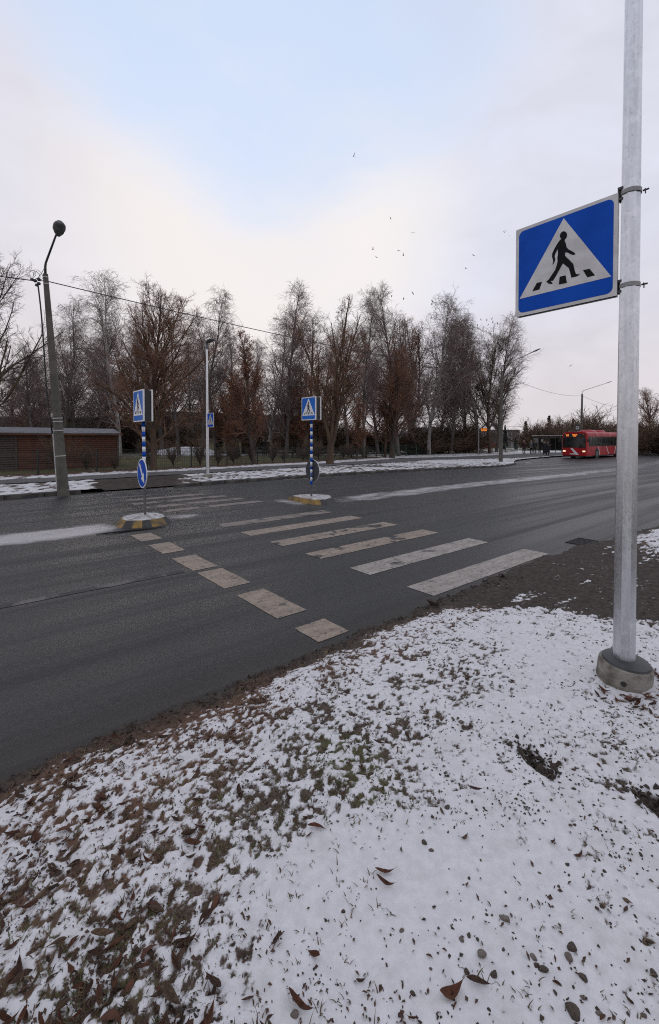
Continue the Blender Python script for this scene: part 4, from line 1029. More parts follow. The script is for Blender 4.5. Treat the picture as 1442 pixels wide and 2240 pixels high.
variant('spread', tree_linden(19, n1=24, spread=1.4, up=.03, lowest=.18), 'bark', 'twig_grey')
variant('birch_a', tree_birch(31), 'birch_bark', 'twig_birch')
variant('birch_b', tree_birch(32, 44, .9, .2), 'birch_bark_dark', 'twig_birch')
variant('birch_c', tree_birch(33, 36, 1.1, .18, -.25), 'birch_bark_dark', 'twig_birch')
variant('birch_d', tree_birch(34, 50, .9, .08, -.05), 'birch_bark_dark', 'twig_birch')
variant('shrub', tree_shrub(41, 26, 1.6, (4, 34), 9, .013), 'bark_dark', 'twig_shrub')
variant('bush_dome', tree_shrub(43, 90, 2.6, (3, 78), 12, .03), 'bark_dark', 'twig_shrub')
variant('spruce', tree_spruce(51), 'bark_dark', 'needle')
def plant(key, px, Y, ytop, label, cat='tree', name='bare_tree', wid=1.0, nom=9.7, tilt=0., group=None, rz=None, z=.08, crown='crown', dy=None):
    b = at(px, Y, z); h = (HY - ytop) / FPX * Y + H - b.z; k = h / NOM[key]
    root = empty(name, b, rnd.uniform(0, 6.28) if rz is None else rz, label, cat, group)
    root.scale = (k * wid, k * wid, k); root.rotation_euler = (0, R(tilt), root.rotation_euler.z)
    for me, nm in zip(VAR[key], ('trunk', crown, 'leaves')):
        if me is not None: link(nm, me, None, root)
    return root
T_ = plant
T_('linden', 335, 23.1, 640, 'broad bare tree with a leaning trunk behind the arrow sign', tilt=-4, wid=1.08, rz=.4)
T_('leafy', 556, 28.6, 728, 'narrow tree still holding russet leaves beside the slim far lamp post', name='leafy_tree', wid=.95)
T_('multi', 722, 29.8, 658, 'bare tree of several upright stems behind the round sign', wid=1.02)
T_('multi_leafy', 858, 44, 748, 'dark tree with russet leaves left of the forked tree', name='leafy_tree', wid=1.0)
T_('multi_leafy', 897, 58, 700, 'forked tree of spreading stems in front of the grey house', wid=.85, rz=2.)
T_('spread', -30, 20.5, 545, 'large spreading bare tree at the left edge', wid=1.0, rz=1.2)
T_('spread', -75, 27, 640, 'second spreading tree mostly beyond the left edge', wid=1.0, rz=2.9)
T_('linden_round', 1428, 62, 848, 'round brown tree right of the near post', wid=1.15)
T_('spread', 1072, 60, 715, 'bare tree with long branches reaching right behind the street lamp', wid=.95, rz=.6)
T_('leafy', 650, 40, 800, 'low russet tree left of the many stemmed tree', name='leafy_tree', wid=1.35)
T_('leafy', 500, 42, 850, 'small russet tree behind the slim far lamp post', name='leafy_tree', wid=1.2)
SAP = ['sapling with rusty twigs low among the trunks behind the fence']
for k, px in enumerate((505, 640, 690, 780, 842, 60)):
    T_('leafy' if k % 3 == 0 else 'linden_round' if k % 3 == 1 else 'multi', px, 34 + (k * 7) % 17, 838 + (k * 31) % 62, 'rust brown sapling low behind the fence, ' + ('left of the broad bare tree' if px < 300 else 'left of the narrow russet tree' if px < 560 else 'right of the narrow russet tree' if px < 660 else 'around the many stemmed tree' if px < 790 else 'around the forked tree'), 'tree', 'sapling', 1.25, group='low trees behind the fence')
BIRCH = [('birch_a', 262, 38, 600, 'tall birch whose top rises left of the broad bare tree', .85), ('birch_c', 135, 35, 645, 'pale birch rising right of the leaning post', .8),
 ('birch_d', 172, 46, 735, 'slim birch, leftmost of the pair right of the leaning post', 1.), ('birch_b', 207, 47, 722, 'slim birch, second of the pair right of the leaning post', 1.),
 ('birch_d', 236, 50, 695, 'birch between the slim pair and the tall birch', 1.), ('birch_b', 78, 33, 745, 'thin birch standing behind the shed left of the leaning post', 1.1), ('birch_d', 40, 38, 770, 'birch behind the shed near the left edge', 1.2),
 ('birch_b', 108, 44, 790, 'low birch hidden behind the leaning post', 1.2),
 ('birch_b', 392, 44, 685, 'birch right of the broad bare tree', 1.), ('birch_c', 443, 39, 640, 'tall pale birch behind the slim far lamp post', .8), ('birch_d', 474, 46, 690, 'birch just right of the slim far lamp post', 1.),
 ('birch_b', 515, 44, 712, 'birch left of the narrow russet tree', .95), ('birch_d', 300, 52, 700, 'birch behind the broad bare tree', 1.1), ('birch_c', 355, 50, 700, 'second birch behind the broad bare tree', 1.),
 ('birch_a', 590, 50, 700, 'birch behind the narrow russet tree', 1.), ('birch_d', 626, 40, 632, 'tall dense birch between the russet tree and the many stemmed tree', .85), ('birch_b', 668, 50, 690, 'birch left behind the many stemmed tree', 1.),
 ('birch_b', 762, 54, 700, 'birch right behind the many stemmed tree', .9), ('birch_c', 797, 43, 645, 'tall birch right of the many stemmed tree', .72), ('birch_d', 828, 56, 720, 'birch left of the dark russet tree', 1.),
 ('birch_d', 872, 50, 636, 'highest birch, behind the forked tree', .95), ('birch_a', 938, 55, 650, 'tall birch with crows, right of the forked tree', .9), ('birch_b', 905, 62, 690, 'birch between the two tallest right of the forked tree', .9),
 ('birch_b', 962, 62, 700, 'birch behind the tall birch with crows', 1.), ('birch_d', 985, 58, 722, 'dark birch left of the lit display post', 1.), ('birch_b', 1016, 64, 700, 'birch just left of the lit display post', 1.),
 ('birch_a', 1046, 62, 690, 'birch leaning above the lit display', 1.), ('birch_d', 1086, 66, 700, 'rightmost birch with crows in its top', .95),
 ('birch_b', 545, 60, 740, 'far birch behind the narrow russet tree', 1.), ('birch_d', 700, 60, 735, 'far birch behind the many stemmed tree', 1.), ('birch_b', 12, 46, 800, 'far birch at the left edge', 1.3), ('birch_d', 150, 56, 815, 'far low birch behind the leaning post', 1.3), ('birch_b', 425, 58, 745, 'far birch left of the slim lamp post', 1.1), ('birch_b', 850, 66, 760, 'far birch behind the dark russet tree', 1.1)]
for i, (k, px, Y, yt, lb, wd) in enumerate(BIRCH): T_(k, px, Y, yt, lb, 'birch', 'birch_tree', wd * 1.1, tilt=rnd.uniform(-1.5, 1.5), group='birches in the park')
for i, (px, Y, yt, lb, wd) in enumerate(((1150, 84, 922, 'tall dark spruce left of the bus shelter', 1.0), (1201, 92, 910, 'dark spruce rising behind the bus shelter', 1.0), (1105, 74, 930, 'slim dark spruce right of the street lamp at the bay', .7), (1253, 100, 916, 'spruce tip just left of the lamp behind the bus', .7), (1128, 78, 958, 'little spruce in front of the pale block', .9), (480, 44, 930, 'dark evergreen beside the slim far lamp post', .8), (520, 36, 968, 'little dark spruce behind the fence', 1.1), (1036, 66, 930, 'dark spruce behind the lit display', .8), (655, 42, 942, 'dark evergreen left of the round sign', 1.3))):
    T_('spruce', px, Y, yt, lb, 'spruce', 'spruce_tree', wd, 10., group='dark evergreens')
for k in range(20):
    s = 3.5 + k * 1.5 + rnd.uniform(-.4, .4); p = W(s, float(fence_t(s)) + rnd.uniform(.4, 2.0), .05); px = CX + FPX * p.x / p.y
    T_('shrub', px, p.y, HY - (1.2 + rnd.uniform(-.35, .55) + p.z - H) / p.y * FPX, 'bare brown shrub behind the dark fence, ' + ('by the shed' if px < 330 else 'near the slim far lamp post' if px < 540 else 'left of the round sign' if px < 680 else 'right of the round sign'), 'shrub', 'bare_shrub', 1.0, 1.5, group='hedge shrubs behind the fence', crown='twigs')
BS = [(1282, 84, 919, 'large dome shaped bush behind the bus', 1.15), (1175, 78, 938, 'wide brown bush left of the bus shelter', 1.2), (1212, 80, 935, 'wide brown bush behind the bus shelter', 1.2), (1248, 88, 938, 'brown bush behind the front of the bus', 1.1),
      (965, 60, 942, 'brown bush under the birches left of the display', 1.2), (1000, 62, 938, 'brown bush under the birches beside the display', 1.2), (1028, 64, 940, 'brown bush behind the display post', 1.1), (1440, 58, 935, 'dark bush under the round tree at the right edge', 1.3), (1408, 66, 938, 'brown bush right of the near post', 1.2), (1345, 92, 938, 'distant bush behind the rear of the bus', 1.2), (925, 64, 955, 'bush in front of the grey house', 1.1)]
BS += [(400 + 62 * k + rnd.uniform(-12, 12), rnd.uniform(56, 72), rnd.uniform(925, 948), 'brown undergrowth bush among the birch trunks, ' + ('left of the narrow russet tree' if k < 3 else 'behind the many stemmed tree' if k < 6 else 'near the forked tree'), rnd.uniform(1.2, 1.7)) for k in range(9)]
BS += [(20 + 60 * k, rnd.uniform(52, 60), rnd.uniform(915, 935), 'brown bush in front of the low olive building', 1.3) for k in range(5)]
for px, Y, yt, lb, wd in BS: T_('bush_dome', px, Y, yt, lb, 'bush', 'bare_bush', wd * 1.35, 2.75, group='brown bushes', crown='twigs')

# ================================================================== BUS STOP
def text_mesh(s_, size, ext):
    cu = bpy.data.curves.new('t', 'FONT'); cu.body = s_; cu.size = size; cu.extrude = ext; cu.align_x = 'CENTER'; cu.align_y = 'CENTER'
    o = bpy.data.objects.new('t', cu); C.objects.link(o); dg = bpy.context.evaluated_depsgraph_get(); me = bpy.data.meshes.new_from_object(o.evaluated_get(dg)); bpy.data.objects.remove(o); return me
def bus():
    loc = W(50.6, 20.05, .0); root = empty('city_bus', loc, ROT, 'red city bus with white stripes waiting at the stop', 'bus')
    # local x = backwards along the bus (front at 0), y across (+ kerb side), z up
    LN = 12.0; hw = 1.27
    prof = [(-hw, .32), (-hw, 2.55), (-hw + .05, 2.70), (-hw + .16, 2.80), (-hw + .35, 2.85), (hw - .35, 2.85), (hw - .16, 2.80), (hw - .05, 2.70), (hw, 2.55), (hw, .32)]
    st_ = [(.0, .93, .0), (.06, .97, .0), (.22, 1., .0), (11.8, 1., 0), (12., .97, 0)]
    V = []; F = []; n = len(prof)
    for x, k, q in st_: V += [(x + (.10 * max(0, (z - 1.1)) / 1.7 if x < .3 else 0), y * k, z) for y, z in prof]
    for i in range(len(st_) - 1):
        for k in range(n): j = (k + 1) % n; F.append((i * n + k, i * n + j, i * n + n + j, i * n + n + k))
    F += [tuple(range(n - 1, -1, -1)), tuple((len(st_) - 1) * n + k for k in range(n))]
    o = MB().add(V, F).obj('body', 'bus_red', root); auto_smooth(o, 30)
    fx = lambda z: .10 * max(0, z - 1.1) / 1.7
    def front(name, y0, y1, z0, z1, m, dx=.012, parent=root):
        P = [(fx(z0) - dx, y0, z0), (fx(z0) - dx, y1, z0), (fx(z1) - dx, y1, z1), (fx(z1) - dx, y0, z1)]
        return MB().add(P + [(p[0] + .03, p[1], p[2]) for p in P], [(0, 1, 2, 3), (0, 1, 5, 4), (1, 2, 6, 5), (2, 3, 7, 6), (3, 0, 4, 7), (4, 5, 6, 7)]).obj(name, m, parent)
    front('windscreen', -1.14, 1.14, 1.18, 2.24, 'bus_grey_glass', .02)
    dp = front('destination_display', -1.05, 1.05, 2.27, 2.66, 'black', .022)
    for tx, y, z, sz in (('10', .72, 2.47, .30), ('KESKLINN', -.02, 2.53, .15), ('JAAM', -.02, 2.40, .14)):
        me = text_mesh(tx, sz, .004) if tx == '10' else text_mesh(('BBBBBB' if tx == 'KESKLINN' else 'BBBB'), sz, .004)
        me.materials.append(M['orange_led']); q = link('route_lettering', me, None, dp); q.location = (fx(z) - .03, y, z); q.rotation_euler = (R(90), 0, R(-90)); 
    for y in (-.98, .98):
        front('headlight', y - .13, y + .13, .72, .86, 'headlamp', .02)
        front('corner_lamp', y - .06 * (1 if y > 0 else -1) - .04, y - .06 * (1 if y > 0 else -1) + .04, 2.55, 2.62, 'amber', .028)
        front('indicator', y + (.12 if y < 0 else -.2), y + (.2 if y < 0 else -.12), .74, .84, 'amber', .022)
    # white diagonal on the front
    MB().add([(-.014, .38, 1.10), (-.014, .14, 1.10), (-.014, -.50, .42), (-.014, -.16, .42), (.01, .38, 1.10), (.01, .14, 1.10), (.01, -.50, .42), (.01, -.16, .42)], [(0, 1, 2, 3), (4, 7, 6, 5), (0, 4, 5, 1), (2, 6, 7, 3), (1, 5, 6, 2), (3, 7, 4, 0)]).obj('white_stripe', 'white_paint', root)
    front('number_plate', -.1, .42, .44, .54, 'white_paint', .02)
    MB().box((5.9, 0, .3), (11.6, 2.3, .2)).obj('underbody', 'black', root)
    # side windows on the road side (-y) and the kerb side
    for sgn in (-1, 1):
        MB().box((6.2, sgn * (hw - .005), 1.83), (11.4, .03, 1.06)).obj('window_band', 'black', root)
        x = .62
        for wd in (.75, 1.25, 1.22, 1.22, 1.22, 1.22, 1.22, 1.22, 1.0):
            pw = MB().box((x + wd / 2, sgn * (hw + .012), 1.83), (wd - .09, .012, .98)).obj('side_window', 'bus_grey_glass', root)
            x += wd + .03
        for k, (xa, xb, z0, z1) in enumerate(((3.1, 3.35, .38, 1.27), (5.35, 6.1, .42, 1.27), (8.2, 8.0, .4, 1.27), (2.5, 2.9, 2.40, 2.72), (4.9, 5.0, 2.40, 2.72), (6.9, 6.55, 2.40, 2.72), (7.5, 7.95, 2.42, 2.72))):
            y = sgn * (hw + .008); wv = .13; y2 = y
            if z1 > 2.5: y2 = sgn * (hw - .04)
            P = [(xb if z0 < 1 else xb, y, z0), (xb + wv, y, z0), (xa + wv, y2, z1), (xa, y2, z1)]
            MB().add(P + [(p[0], p[1] - sgn * .05, p[2]) for p in P], [(0, 1, 2, 3), (7, 6, 5, 4), (0, 1, 5, 4), (1, 2, 6, 5), (2, 3, 7, 6), (3, 0, 4, 7)]).obj('white_stripe', 'white_paint', root)
        for x in (2.75, 8.9):
            arch = MB().tube([(x, sgn * (hw - .2), .5), (x, sgn * (hw + .006), .5)], .6, 24).obj('wheel_arch', 'black', root)
            w_ = MB().tube([(x, sgn * (hw - .3), .48), (x, sgn * (hw + .012), .48)], .48, 24).obj('wheel', 'rubber', root)
            MB().tube([(x, sgn * (hw - .1), .48), (x, sgn * (hw + .022), .48)], .27, 18).obj('rim', 'rim', w_)
        MB().tube([(.15, sgn * 1.2, 2.45), (-.12, sgn * 1.42, 2.35), (-.14, sgn * 1.44, 2.1)], .025, 6).box((-.14, sgn * 1.45, 1.92), (.1, .18, .36), 0, .02).obj('mirror', 'black', root)
        MB().box((1.7, sgn * (hw + .008), .84), (1.1, .012, .03)).obj('trim_line', 'sign_back', root)
    for x in (3.6, 6.2):
        V = []; F = []; m_ = 12
        for (q, z) in ((1.0, 2.83), (.95, 2.95), (.75, 3.07), (.4, 3.1)):
            for k in range(m_):
                a = 2 * math.pi * k / m_; V.append((x + 1.1 * q * math.copysign(abs(math.cos(a)) ** .5, math.cos(a)), .75 * q * math.copysign(abs(math.sin(a)) ** .5, math.sin(a)), z))
        for i in range(3):
            for k in range(m_): j = (k + 1) % m_; F.append((i * m_ + k, i * m_ + j, i * m_ + m_ + j, i * m_ + m_ + k))
        F.append(tuple(3 * m_ + k for k in range(m_)))
        MB().add(V, F).obj('roof_unit', 'bus_red', root, smooth=True)
    MB().box((1.2, 0, 2.862), (1.6, 1.6, .02), 0, .008).obj('roof_snow', 'snow_thin', root)
bus()
def shelter():
    loc = at(1178, 62.5, .10); ang = ROT - R(0); root = empty('bus_shelter', loc, R(2), 'dark glazed bus shelter beside the front of the bus', 'bus shelter')
    Wd, Dp, Hh = 3.3, 1.5, 2.3
    for x in (0, .95, 2.1, Wd):
        for y in (0, Dp) if x in (0, Wd) else (Dp,): MB().box((x, y, Hh / 2), (.07, .07, Hh), 0, .01).obj('post', 'black', root)
    for x0, x1 in ((.05, .92), (.98, 2.06), (2.14, Wd - .05)): MB().box(((x0 + x1) / 2, Dp, 1.2), (x1 - x0, .015, 1.75)).obj('glass_pane', 'shelter_glass', root)
    for x in (0, Wd): MB().box((x, Dp / 2, 1.2), (.015, Dp - .1, 1.75)).obj('glass_pane', 'shelter_glass', root)
    rf = MB().box((Wd / 2, Dp / 2, Hh + .06), (Wd + .35, Dp + .4, .13), 0, .03).obj('roof', 'black', root)
    MB().box((Wd / 2, Dp / 2, Hh + .14), (Wd + .25, Dp + .3, .04), 0, .015).obj('roof_snow', 'snow_clean', rf)
    MB().box((1.5, Dp - .35, .48), (1.6, .35, .06), 0, .01).box((.85, Dp - .35, .24), (.06, .3, .46)).box((2.15, Dp - .35, .24), (.06, .3, .46)).obj('bench', 'dark_metal', root)
    MB().box((1.28, Dp - .03, 1.75), (.32, .02, .42)).obj('notice', 'sign_white_small', root); MB().box((1.62, Dp - .03, 1.5), (.3, .02, .42)).obj('poster', 'poster', root)
shelter()
def stop_post():
    p = at(1263, 58, .1); root = empty('bus_stop_sign', p, ROT - R(90), 'bus stop sign rising above the front of the bus', 'road sign')
    MB().tube([(0, 0, 0), (0, 0, 3.75)], .035, 8).obj('pole', 'grey_steel', root)
    pn = MB().box((.02, -.04, 3.45), (.52, .03, .72), 0, .01).obj('panel', 'sign_back', root); MB().box((.02, -.06, 3.40), (.38, .01, .36)).obj('white_field', 'sign_white_small', pn)
    MB().box((.02, -.068, 3.40), (.28, .008, .14)).obj('bus_symbol', 'sign_black', pn)
stop_post()
def led_post():
    p = at(1047, 53.6, .1); root = empty('information_display', p, R(-18), 'lit orange information display on a grey post under the birches', 'display')
    MB().tube([(0, 0, -.1), (0, 0, 3.55)], .07, 10).obj('post', 'grey_steel', root)
    c = MB().box((.6, 0, 3.05), (.9, .18, .46), 0, .02).obj('case', 'black', root); MB().box((.1, 0, 3.05), (.2, .06, .06)).obj('bracket', 'black', root)
    for k, (tx, z) in enumerate((('BB BBBBB', 3.15), ('BB BBBB', 2.97))):
        me = text_mesh(tx, .17, .006); me.materials.append(M['orange_led']); q = link('lit_text', me, None, c); q.location = (.6, -.096, z); q.rotation_euler = (R(90), 0, 0)
led_post()

# ---- people, each body one continuous skinned figure
def person(px, Y, h, rz, label, coat, legs, hair, arms='phone', coat_len=.46, step=.10, face=True):
    p = at(px, Y, .13); root = empty('person', p, rz, label, 'person', 'people waiting at the bus stop')
    k = h / 1.75; J = {}
    J['pel'] = (0, 0, .95); J['spi'] = (0, 0, 1.18); J['che'] = (0, .0, 1.38); J['nek'] = (0, 0, 1.50); J['hd0'] = (0, -.01, 1.58); J['hd1'] = (0, -.015, 1.70)
    E_ = [('pel', 'spi'), ('spi', 'che'), ('che', 'nek'), ('nek', 'hd0'), ('hd0', 'hd1')]
    rad = dict(pel=.17, spi=.155, che=.165, nek=.062, hd0=.085, hd1=.075)
    for s_, sx in (('l', 1), ('r', -1)):
        J['hip' + s_] = (sx * .09, 0, .88); J['kn' + s_] = (sx * .105, -step * sx * .6, .48); J['an' + s_] = (sx * .11, step * sx * -.2 + .02, .08); J['to' + s_] = (sx * .125, step * sx * -.2 - .13, .035)
        J['sh' + s_] = (sx * .19, 0, 1.40)
        if arms == 'phone' and sx > 0 or arms == 'both': J['el' + s_] = (sx * .25, -.05, 1.15); J['wr' + s_] = (sx * .12, -.26, 1.27); J['ha' + s_] = (sx * .09, -.32, 1.32)
        else: J['el' + s_] = (sx * .26, .03, 1.13); J['wr' + s_] = (sx * .25, -.06, .90); J['ha' + s_] = (sx * .245, -.09, .80)
        E_ += [('pel', 'hip' + s_), ('hip' + s_, 'kn' + s_), ('kn' + s_, 'an' + s_), ('an' + s_, 'to' + s_), ('che', 'sh' + s_), ('sh' + s_, 'el' + s_), ('el' + s_, 'wr' + s_), ('wr' + s_, 'ha' + s_)]
        rad.update({'hip' + s_: .105, 'kn' + s_: .07, 'an' + s_: .05, 'to' + s_: .042, 'sh' + s_: .085, 'el' + s_: .06, 'wr' + s_: .045, 'ha' + s_: .038})
    nm = list(J); me = bpy.data.meshes.new('body'); me.from_pydata([tuple(c * k for c in J[q]) for q in nm], [(nm.index(a_), nm.index(b_)) for a_, b_ in E_], [])
    o = bpy.data.objects.new('body', me); C.objects.link(o); md = o.modifiers.new('skin', 'SKIN'); md.use_smooth_shade = True
    for i, q in enumerate(nm): v = me.skin_vertices[0].data[i]; v.radius = (rad[q] * k,) * 2; v.use_root = (q == 'pel')
    o.modifiers.new('sub', 'SUBSURF').levels = 1
    dg = bpy.context.evaluated_depsgraph_get(); m2 = bpy.data.meshes.new_from_object(o.evaluated_get(dg)); bpy.data.objects.remove(o)
    m2.materials.clear()
    for q in (coat, legs, 'skin', 'cloth_black'): m2.materials.append(M[q])
    for f in m2.polygons:
        c = f.center / k; f.material_index = 2 if c.z > 1.50 or (c.y < -.27) else 0 if c.z > .86 else 3 if c.z < .1 else 1
        if c.z < .9 and abs(c.x) > .19: f.material_index = 2
    m2.name = 'body'; link('body', m2, None, root)
    # coat skirt, hair, nose
    V = []; F = []; n = 16
    for z, rx, ry in ((1.22, .19, .14), (1.0, .205, .165), (.95 - coat_len * .3, .215, .18), (.95 - coat_len, .225, .19)):
        for q in range(n): a = 2 * math.pi * q / n; V.append((rx * k * math.cos(a), ry * k * math.sin(a), z * k))
    for i in range(3):
        for q in range(n): j = (q + 1) % n; F.append((i * n + q, i * n + j, i * n + n + j, i * n + n + q))
    MB().add(V, F).obj('coat', coat, root, smooth=True)
    MB().lathe([(.075 * k, -.09 * k), (.098 * k, -.01 * k), (.096 * k, .045 * k), (.065 * k, .09 * k), (.01, .105 * k)], 14, (0, .018 * k, 1.675 * k)).obj('hair', hair, root, smooth=True)
    if face:
        MB().lathe([(.018 * k, 0), (.006 * k, .03 * k)], 6, (0, -.088 * k, 1.635 * k), 0, Matrix.Rotation(R(90), 3, 'X')).obj('nose', 'skin', root)
        for sx in (-1, 1): MB().lathe([(.009 * k, 0), (.006 * k, .008 * k)], 6, (sx * .032 * k, -.082 * k, 1.665 * k), 0, Matrix.Rotation(R(90), 3, 'X')).obj('eye', 'cloth_black', root)
    return root
person(1146.5, 57.6, 1.78, R(20), 'person in a dark maroon coat holding something up, leftmost at the stop', 'cloth_maroon', 'cloth_black', 'hair_fair', 'both', .25)
person(1162.5, 57.8, 1.70, R(30), 'person in a grey jacket and black trousers beside another', 'cloth_grey', 'cloth_black', 'hair_fair', 'phone', .1)
person(1170.5, 57.4, 1.74, R(-30), 'person in a dark green jacket facing the one in grey', 'cloth_green', 'cloth_black', 'hair_dark', 'none', .12)
person(1198.5, 51.3, 1.66, R(8), 'person in a long black coat nearest the front of the bus', 'cloth_black', 'cloth_black', 'hair_dark', 'both', .52)
person(1191, 54.5, 1.68, R(-20), 'person in black half hidden behind the long black coat', 'cloth_black', 'cloth_black', 'hair_dark', 'none', .3)
bg = MB().box((0, 0, .18), (.34, .14, .32), 0, .03).tube([(-.1, 0, .33), (-.06, 0, .5), (.06, 0, .5), (.1, 0, .33)], .012, 5)
bo = bg.obj('shoulder_bag', 'cloth_black', loc=at(1193.2, 51.25, .42)); tagit(bo, 'black bag hanging at the side of the long black coat', 'bag')
person(577, 46, 1.7, R(0), 'dark figure walking in the park left of the narrow russet trunk', 'cloth_black', 'cloth_black', 'hair_dark', 'none', .3)
person(585, 46.4, 1.65, R(10), 'second dark figure in the park close to the first', 'cloth_black', 'cloth_black', 'hair_dark', 'none', .3)

# ---- birds
def bird_mesh(flap):
    mb = MB(); mb.tube([(0, -.20, 0), (0, -.14, .01), (0, -.04, .015), (0, .10, .0), (0, .24, -.01)], [.012, .035, .055, .04, .012], 8)
    if flap is None:
        for s_ in (-1, 1): mb.add([(s_ * .03, -.08, .045), (s_ * .07, .0, .01), (s_ * .02, .26, -.01), (s_ * .01, .1, .055)], [(0, 1, 2, 3)])
    else:
        for s_ in (-1, 1):
            mb.add([(s_ * .03, -.09, .02), (s_ * .03, .07, .02), (s_ * .26, -.05, .02 + flap), (s_ * .24, .08, .02 + flap * .9), (s_ * .46, .08, .02 + flap * 1.3)], [(0, 2, 3, 1), (2, 4, 3)])
    me = mb.mesh('bird'); me.materials.append(M['bird']); return me
BMS = [bird_mesh(.12), bird_mesh(-.08), bird_mesh(.28)]; BP = bird_mesh(None)
def bird(px, py, Y, me, rot, label, group, sc_=1.):
    X = (px - CX) / FPX * Y; o = link('crow', me, None, None, Vector((X, Y, H + (HY - py) / FPX * Y))); o.rotation_euler = rot; o.scale = (sc_,) * 3; tagit(o, label, 'bird', group)
bird(773, 351, 42, BMS[2], (R(60), R(70), R(20)), 'largest dark bird, flying alone high above the trees', 'birds in flight', .62)
for i, (x, y) in enumerate(((853, 484), (902, 513), (815, 550), (823, 567), (871, 552), (881, 563), (1017, 591), (1033, 562), (1100, 513), (1110, 520), (1247, 800), (795, 662))):
    bird(x, y, 75, BMS[i % 3], (R(rnd.uniform(-25, 25)), R(rnd.uniform(-30, 30)), R(rnd.uniform(0, 360))), 'tiny dark bird flying in the distance above the treetops', 'small birds in flight', .8)
for i, (x, y, Y) in enumerate(((856, 641, 50), (882, 647, 50), (902, 635, 50), (944, 652, 55), (943, 658, 55), (1050, 692, 64), (1063, 693, 66), (1074, 690, 66), (1076, 697, 66), (1086, 700, 66), (1043, 704, 64), (1111, 732, 66), (942, 688, 55), (1066, 703, 66))):
    bird(x, y + 9, Y, BP, (R(60), 0, R(rnd.uniform(0, 360))), ('dark crow perched on the highest birch' if Y == 50 else 'dark crow perched on the tall birch right of the forked tree' if Y == 55 else 'dark crow perched on the rightmost birch tops'), 'crows perched in the birches', .95)

# ================================================================== LITTER ON THE NEAR VERGE
def leaf_mesh(seed):
    r = random.Random(seed); Lh = .5; wd = r.uniform(.09, .19); n = 9; V = []; F = []
    curl = r.uniform(.5, 2.4); fold = r.uniform(.5, 1.6); tw = r.uniform(-.9, .9); bend = r.uniform(-.5, .5)
    for i in range(n):
        f = i / (n - 1); x = (f - .5); hw = wd * math.sin(math.pi * min(1, f ** .8 * .97 + .03)) + .008
        zc = curl * (x * x) * .5; yb = bend * x * x
        a = tw * x
        for s_ in (-1, -.5, 0, .5, 1):
            y = s_ * hw; z = abs(s_) * hw * fold + r.uniform(-.012, .012)
            V.append((x, yb + y * math.cos(a) - z * math.sin(a), zc + y * math.sin(a) + z * math.cos(a)))
    for i in range(n - 1):
        for k in range(4): F.append((i * 5 + k, i * 5 + k + 1, i * 5 + 6 + k, i * 5 + 5 + k))
    b = len(V); V += [(.5, yb - .012, zc + .0), (.5, yb + .012, zc), (.68, yb + .03, zc + .1), (.68, yb + .045, zc + .1)]; F.append((b, b + 1, b + 3, b + 2))
    me = bpy.data.meshes.new('fallen_leaf'); me.from_pydata(V, [], F); me.polygons.foreach_set('use_smooth', [True] * len(F)); return me
LM = []
for mn, seeds in (('leaf_russet', range(5)), ('leaf_brown', range(5, 10)), ('leaf_tan', range(10, 13))):
    for q in seeds: me = leaf_mesh(q); me.materials.append(M[mn]); LM.append((mn, me))
def stone_mesh(seed):
    import bmesh
    bm = bmesh.new(); bmesh.ops.create_icosphere(bm, subdivisions=2, radius=.5); r = np.random.default_rng(seed); ax = r.uniform(.65, 1.1, 3); pl = r.normal(size=(14, 3)); pl /= np.linalg.norm(pl, axis=1, keepdims=True)
    for v in bm.verts:
        p = np.array(v.co)
        for q in pl:
            d_ = p @ q - .31
            if d_ > 0: p = p - q * d_ * .85
        p = p * ax * np.array([1.15, 1, .8]); v.co = p
    me = bpy.data.meshes.new('stone'); bm.to_mesh(me); bm.free(); me.polygons.foreach_set('use_smooth', [True] * len(me.polygons)); return me
SM = []
for q in range(6): me = stone_mesh(q); me.materials.append(M['stone' if q < 4 else 'stone_pale']); SM.append(me)
LEAFG = 'fallen leaves on the near verge'
def put_leaf(x, y, size, i=None, label=None, sink=.25, rot=None):
    i = rnd.randrange(len(LM)) if i is None else i
    o = link('fallen_leaf', LM[i][1], None, None, (x, y, vz(x, y) + size * .05)); o.scale = (size,) * 3
    fl = rnd.random() < .3
    if fl: o.location.z += size * .2
    o.rotation_euler = (rnd.uniform(-.5, .5) + (math.pi if fl else 0), rnd.uniform(-.4, .4), rnd.uniform(0, 6.28))
    if rot: o.rotation_euler = rot
    if not label:
        cn = {'leaf_russet': 'curled russet leaf', 'leaf_brown': 'dark brown leaf', 'leaf_tan': 'pale tan leaf'}[LM[i][0]]; s_, t_ = ST(x, y)
        rg_ = 'on thin snow close to the road edge' if t_ > 2.3 else 'in the leafy lower left corner' if x < -.45 and y < 2.1 else 'on the grassy left part of the verge' if x < .1 else 'on the stony snow at the right' if x > .6 else 'around the clean snow in the middle'
        label = ('small ' if size < .05 else '') + cn + ' ' + rg_
    tagit(o, label, 'leaf', LEAFG); return o
def P0(px, py, z=.07):
    v = (HY + FPX * math.tan(PITCH) - py) / FPX; dy = math.cos(PITCH) + v * math.sin(PITCH); dz = -math.sin(PITCH) + v * math.cos(PITCH); k = (z - H) / dz
    return (px - CX) / FPX * k, dy * k
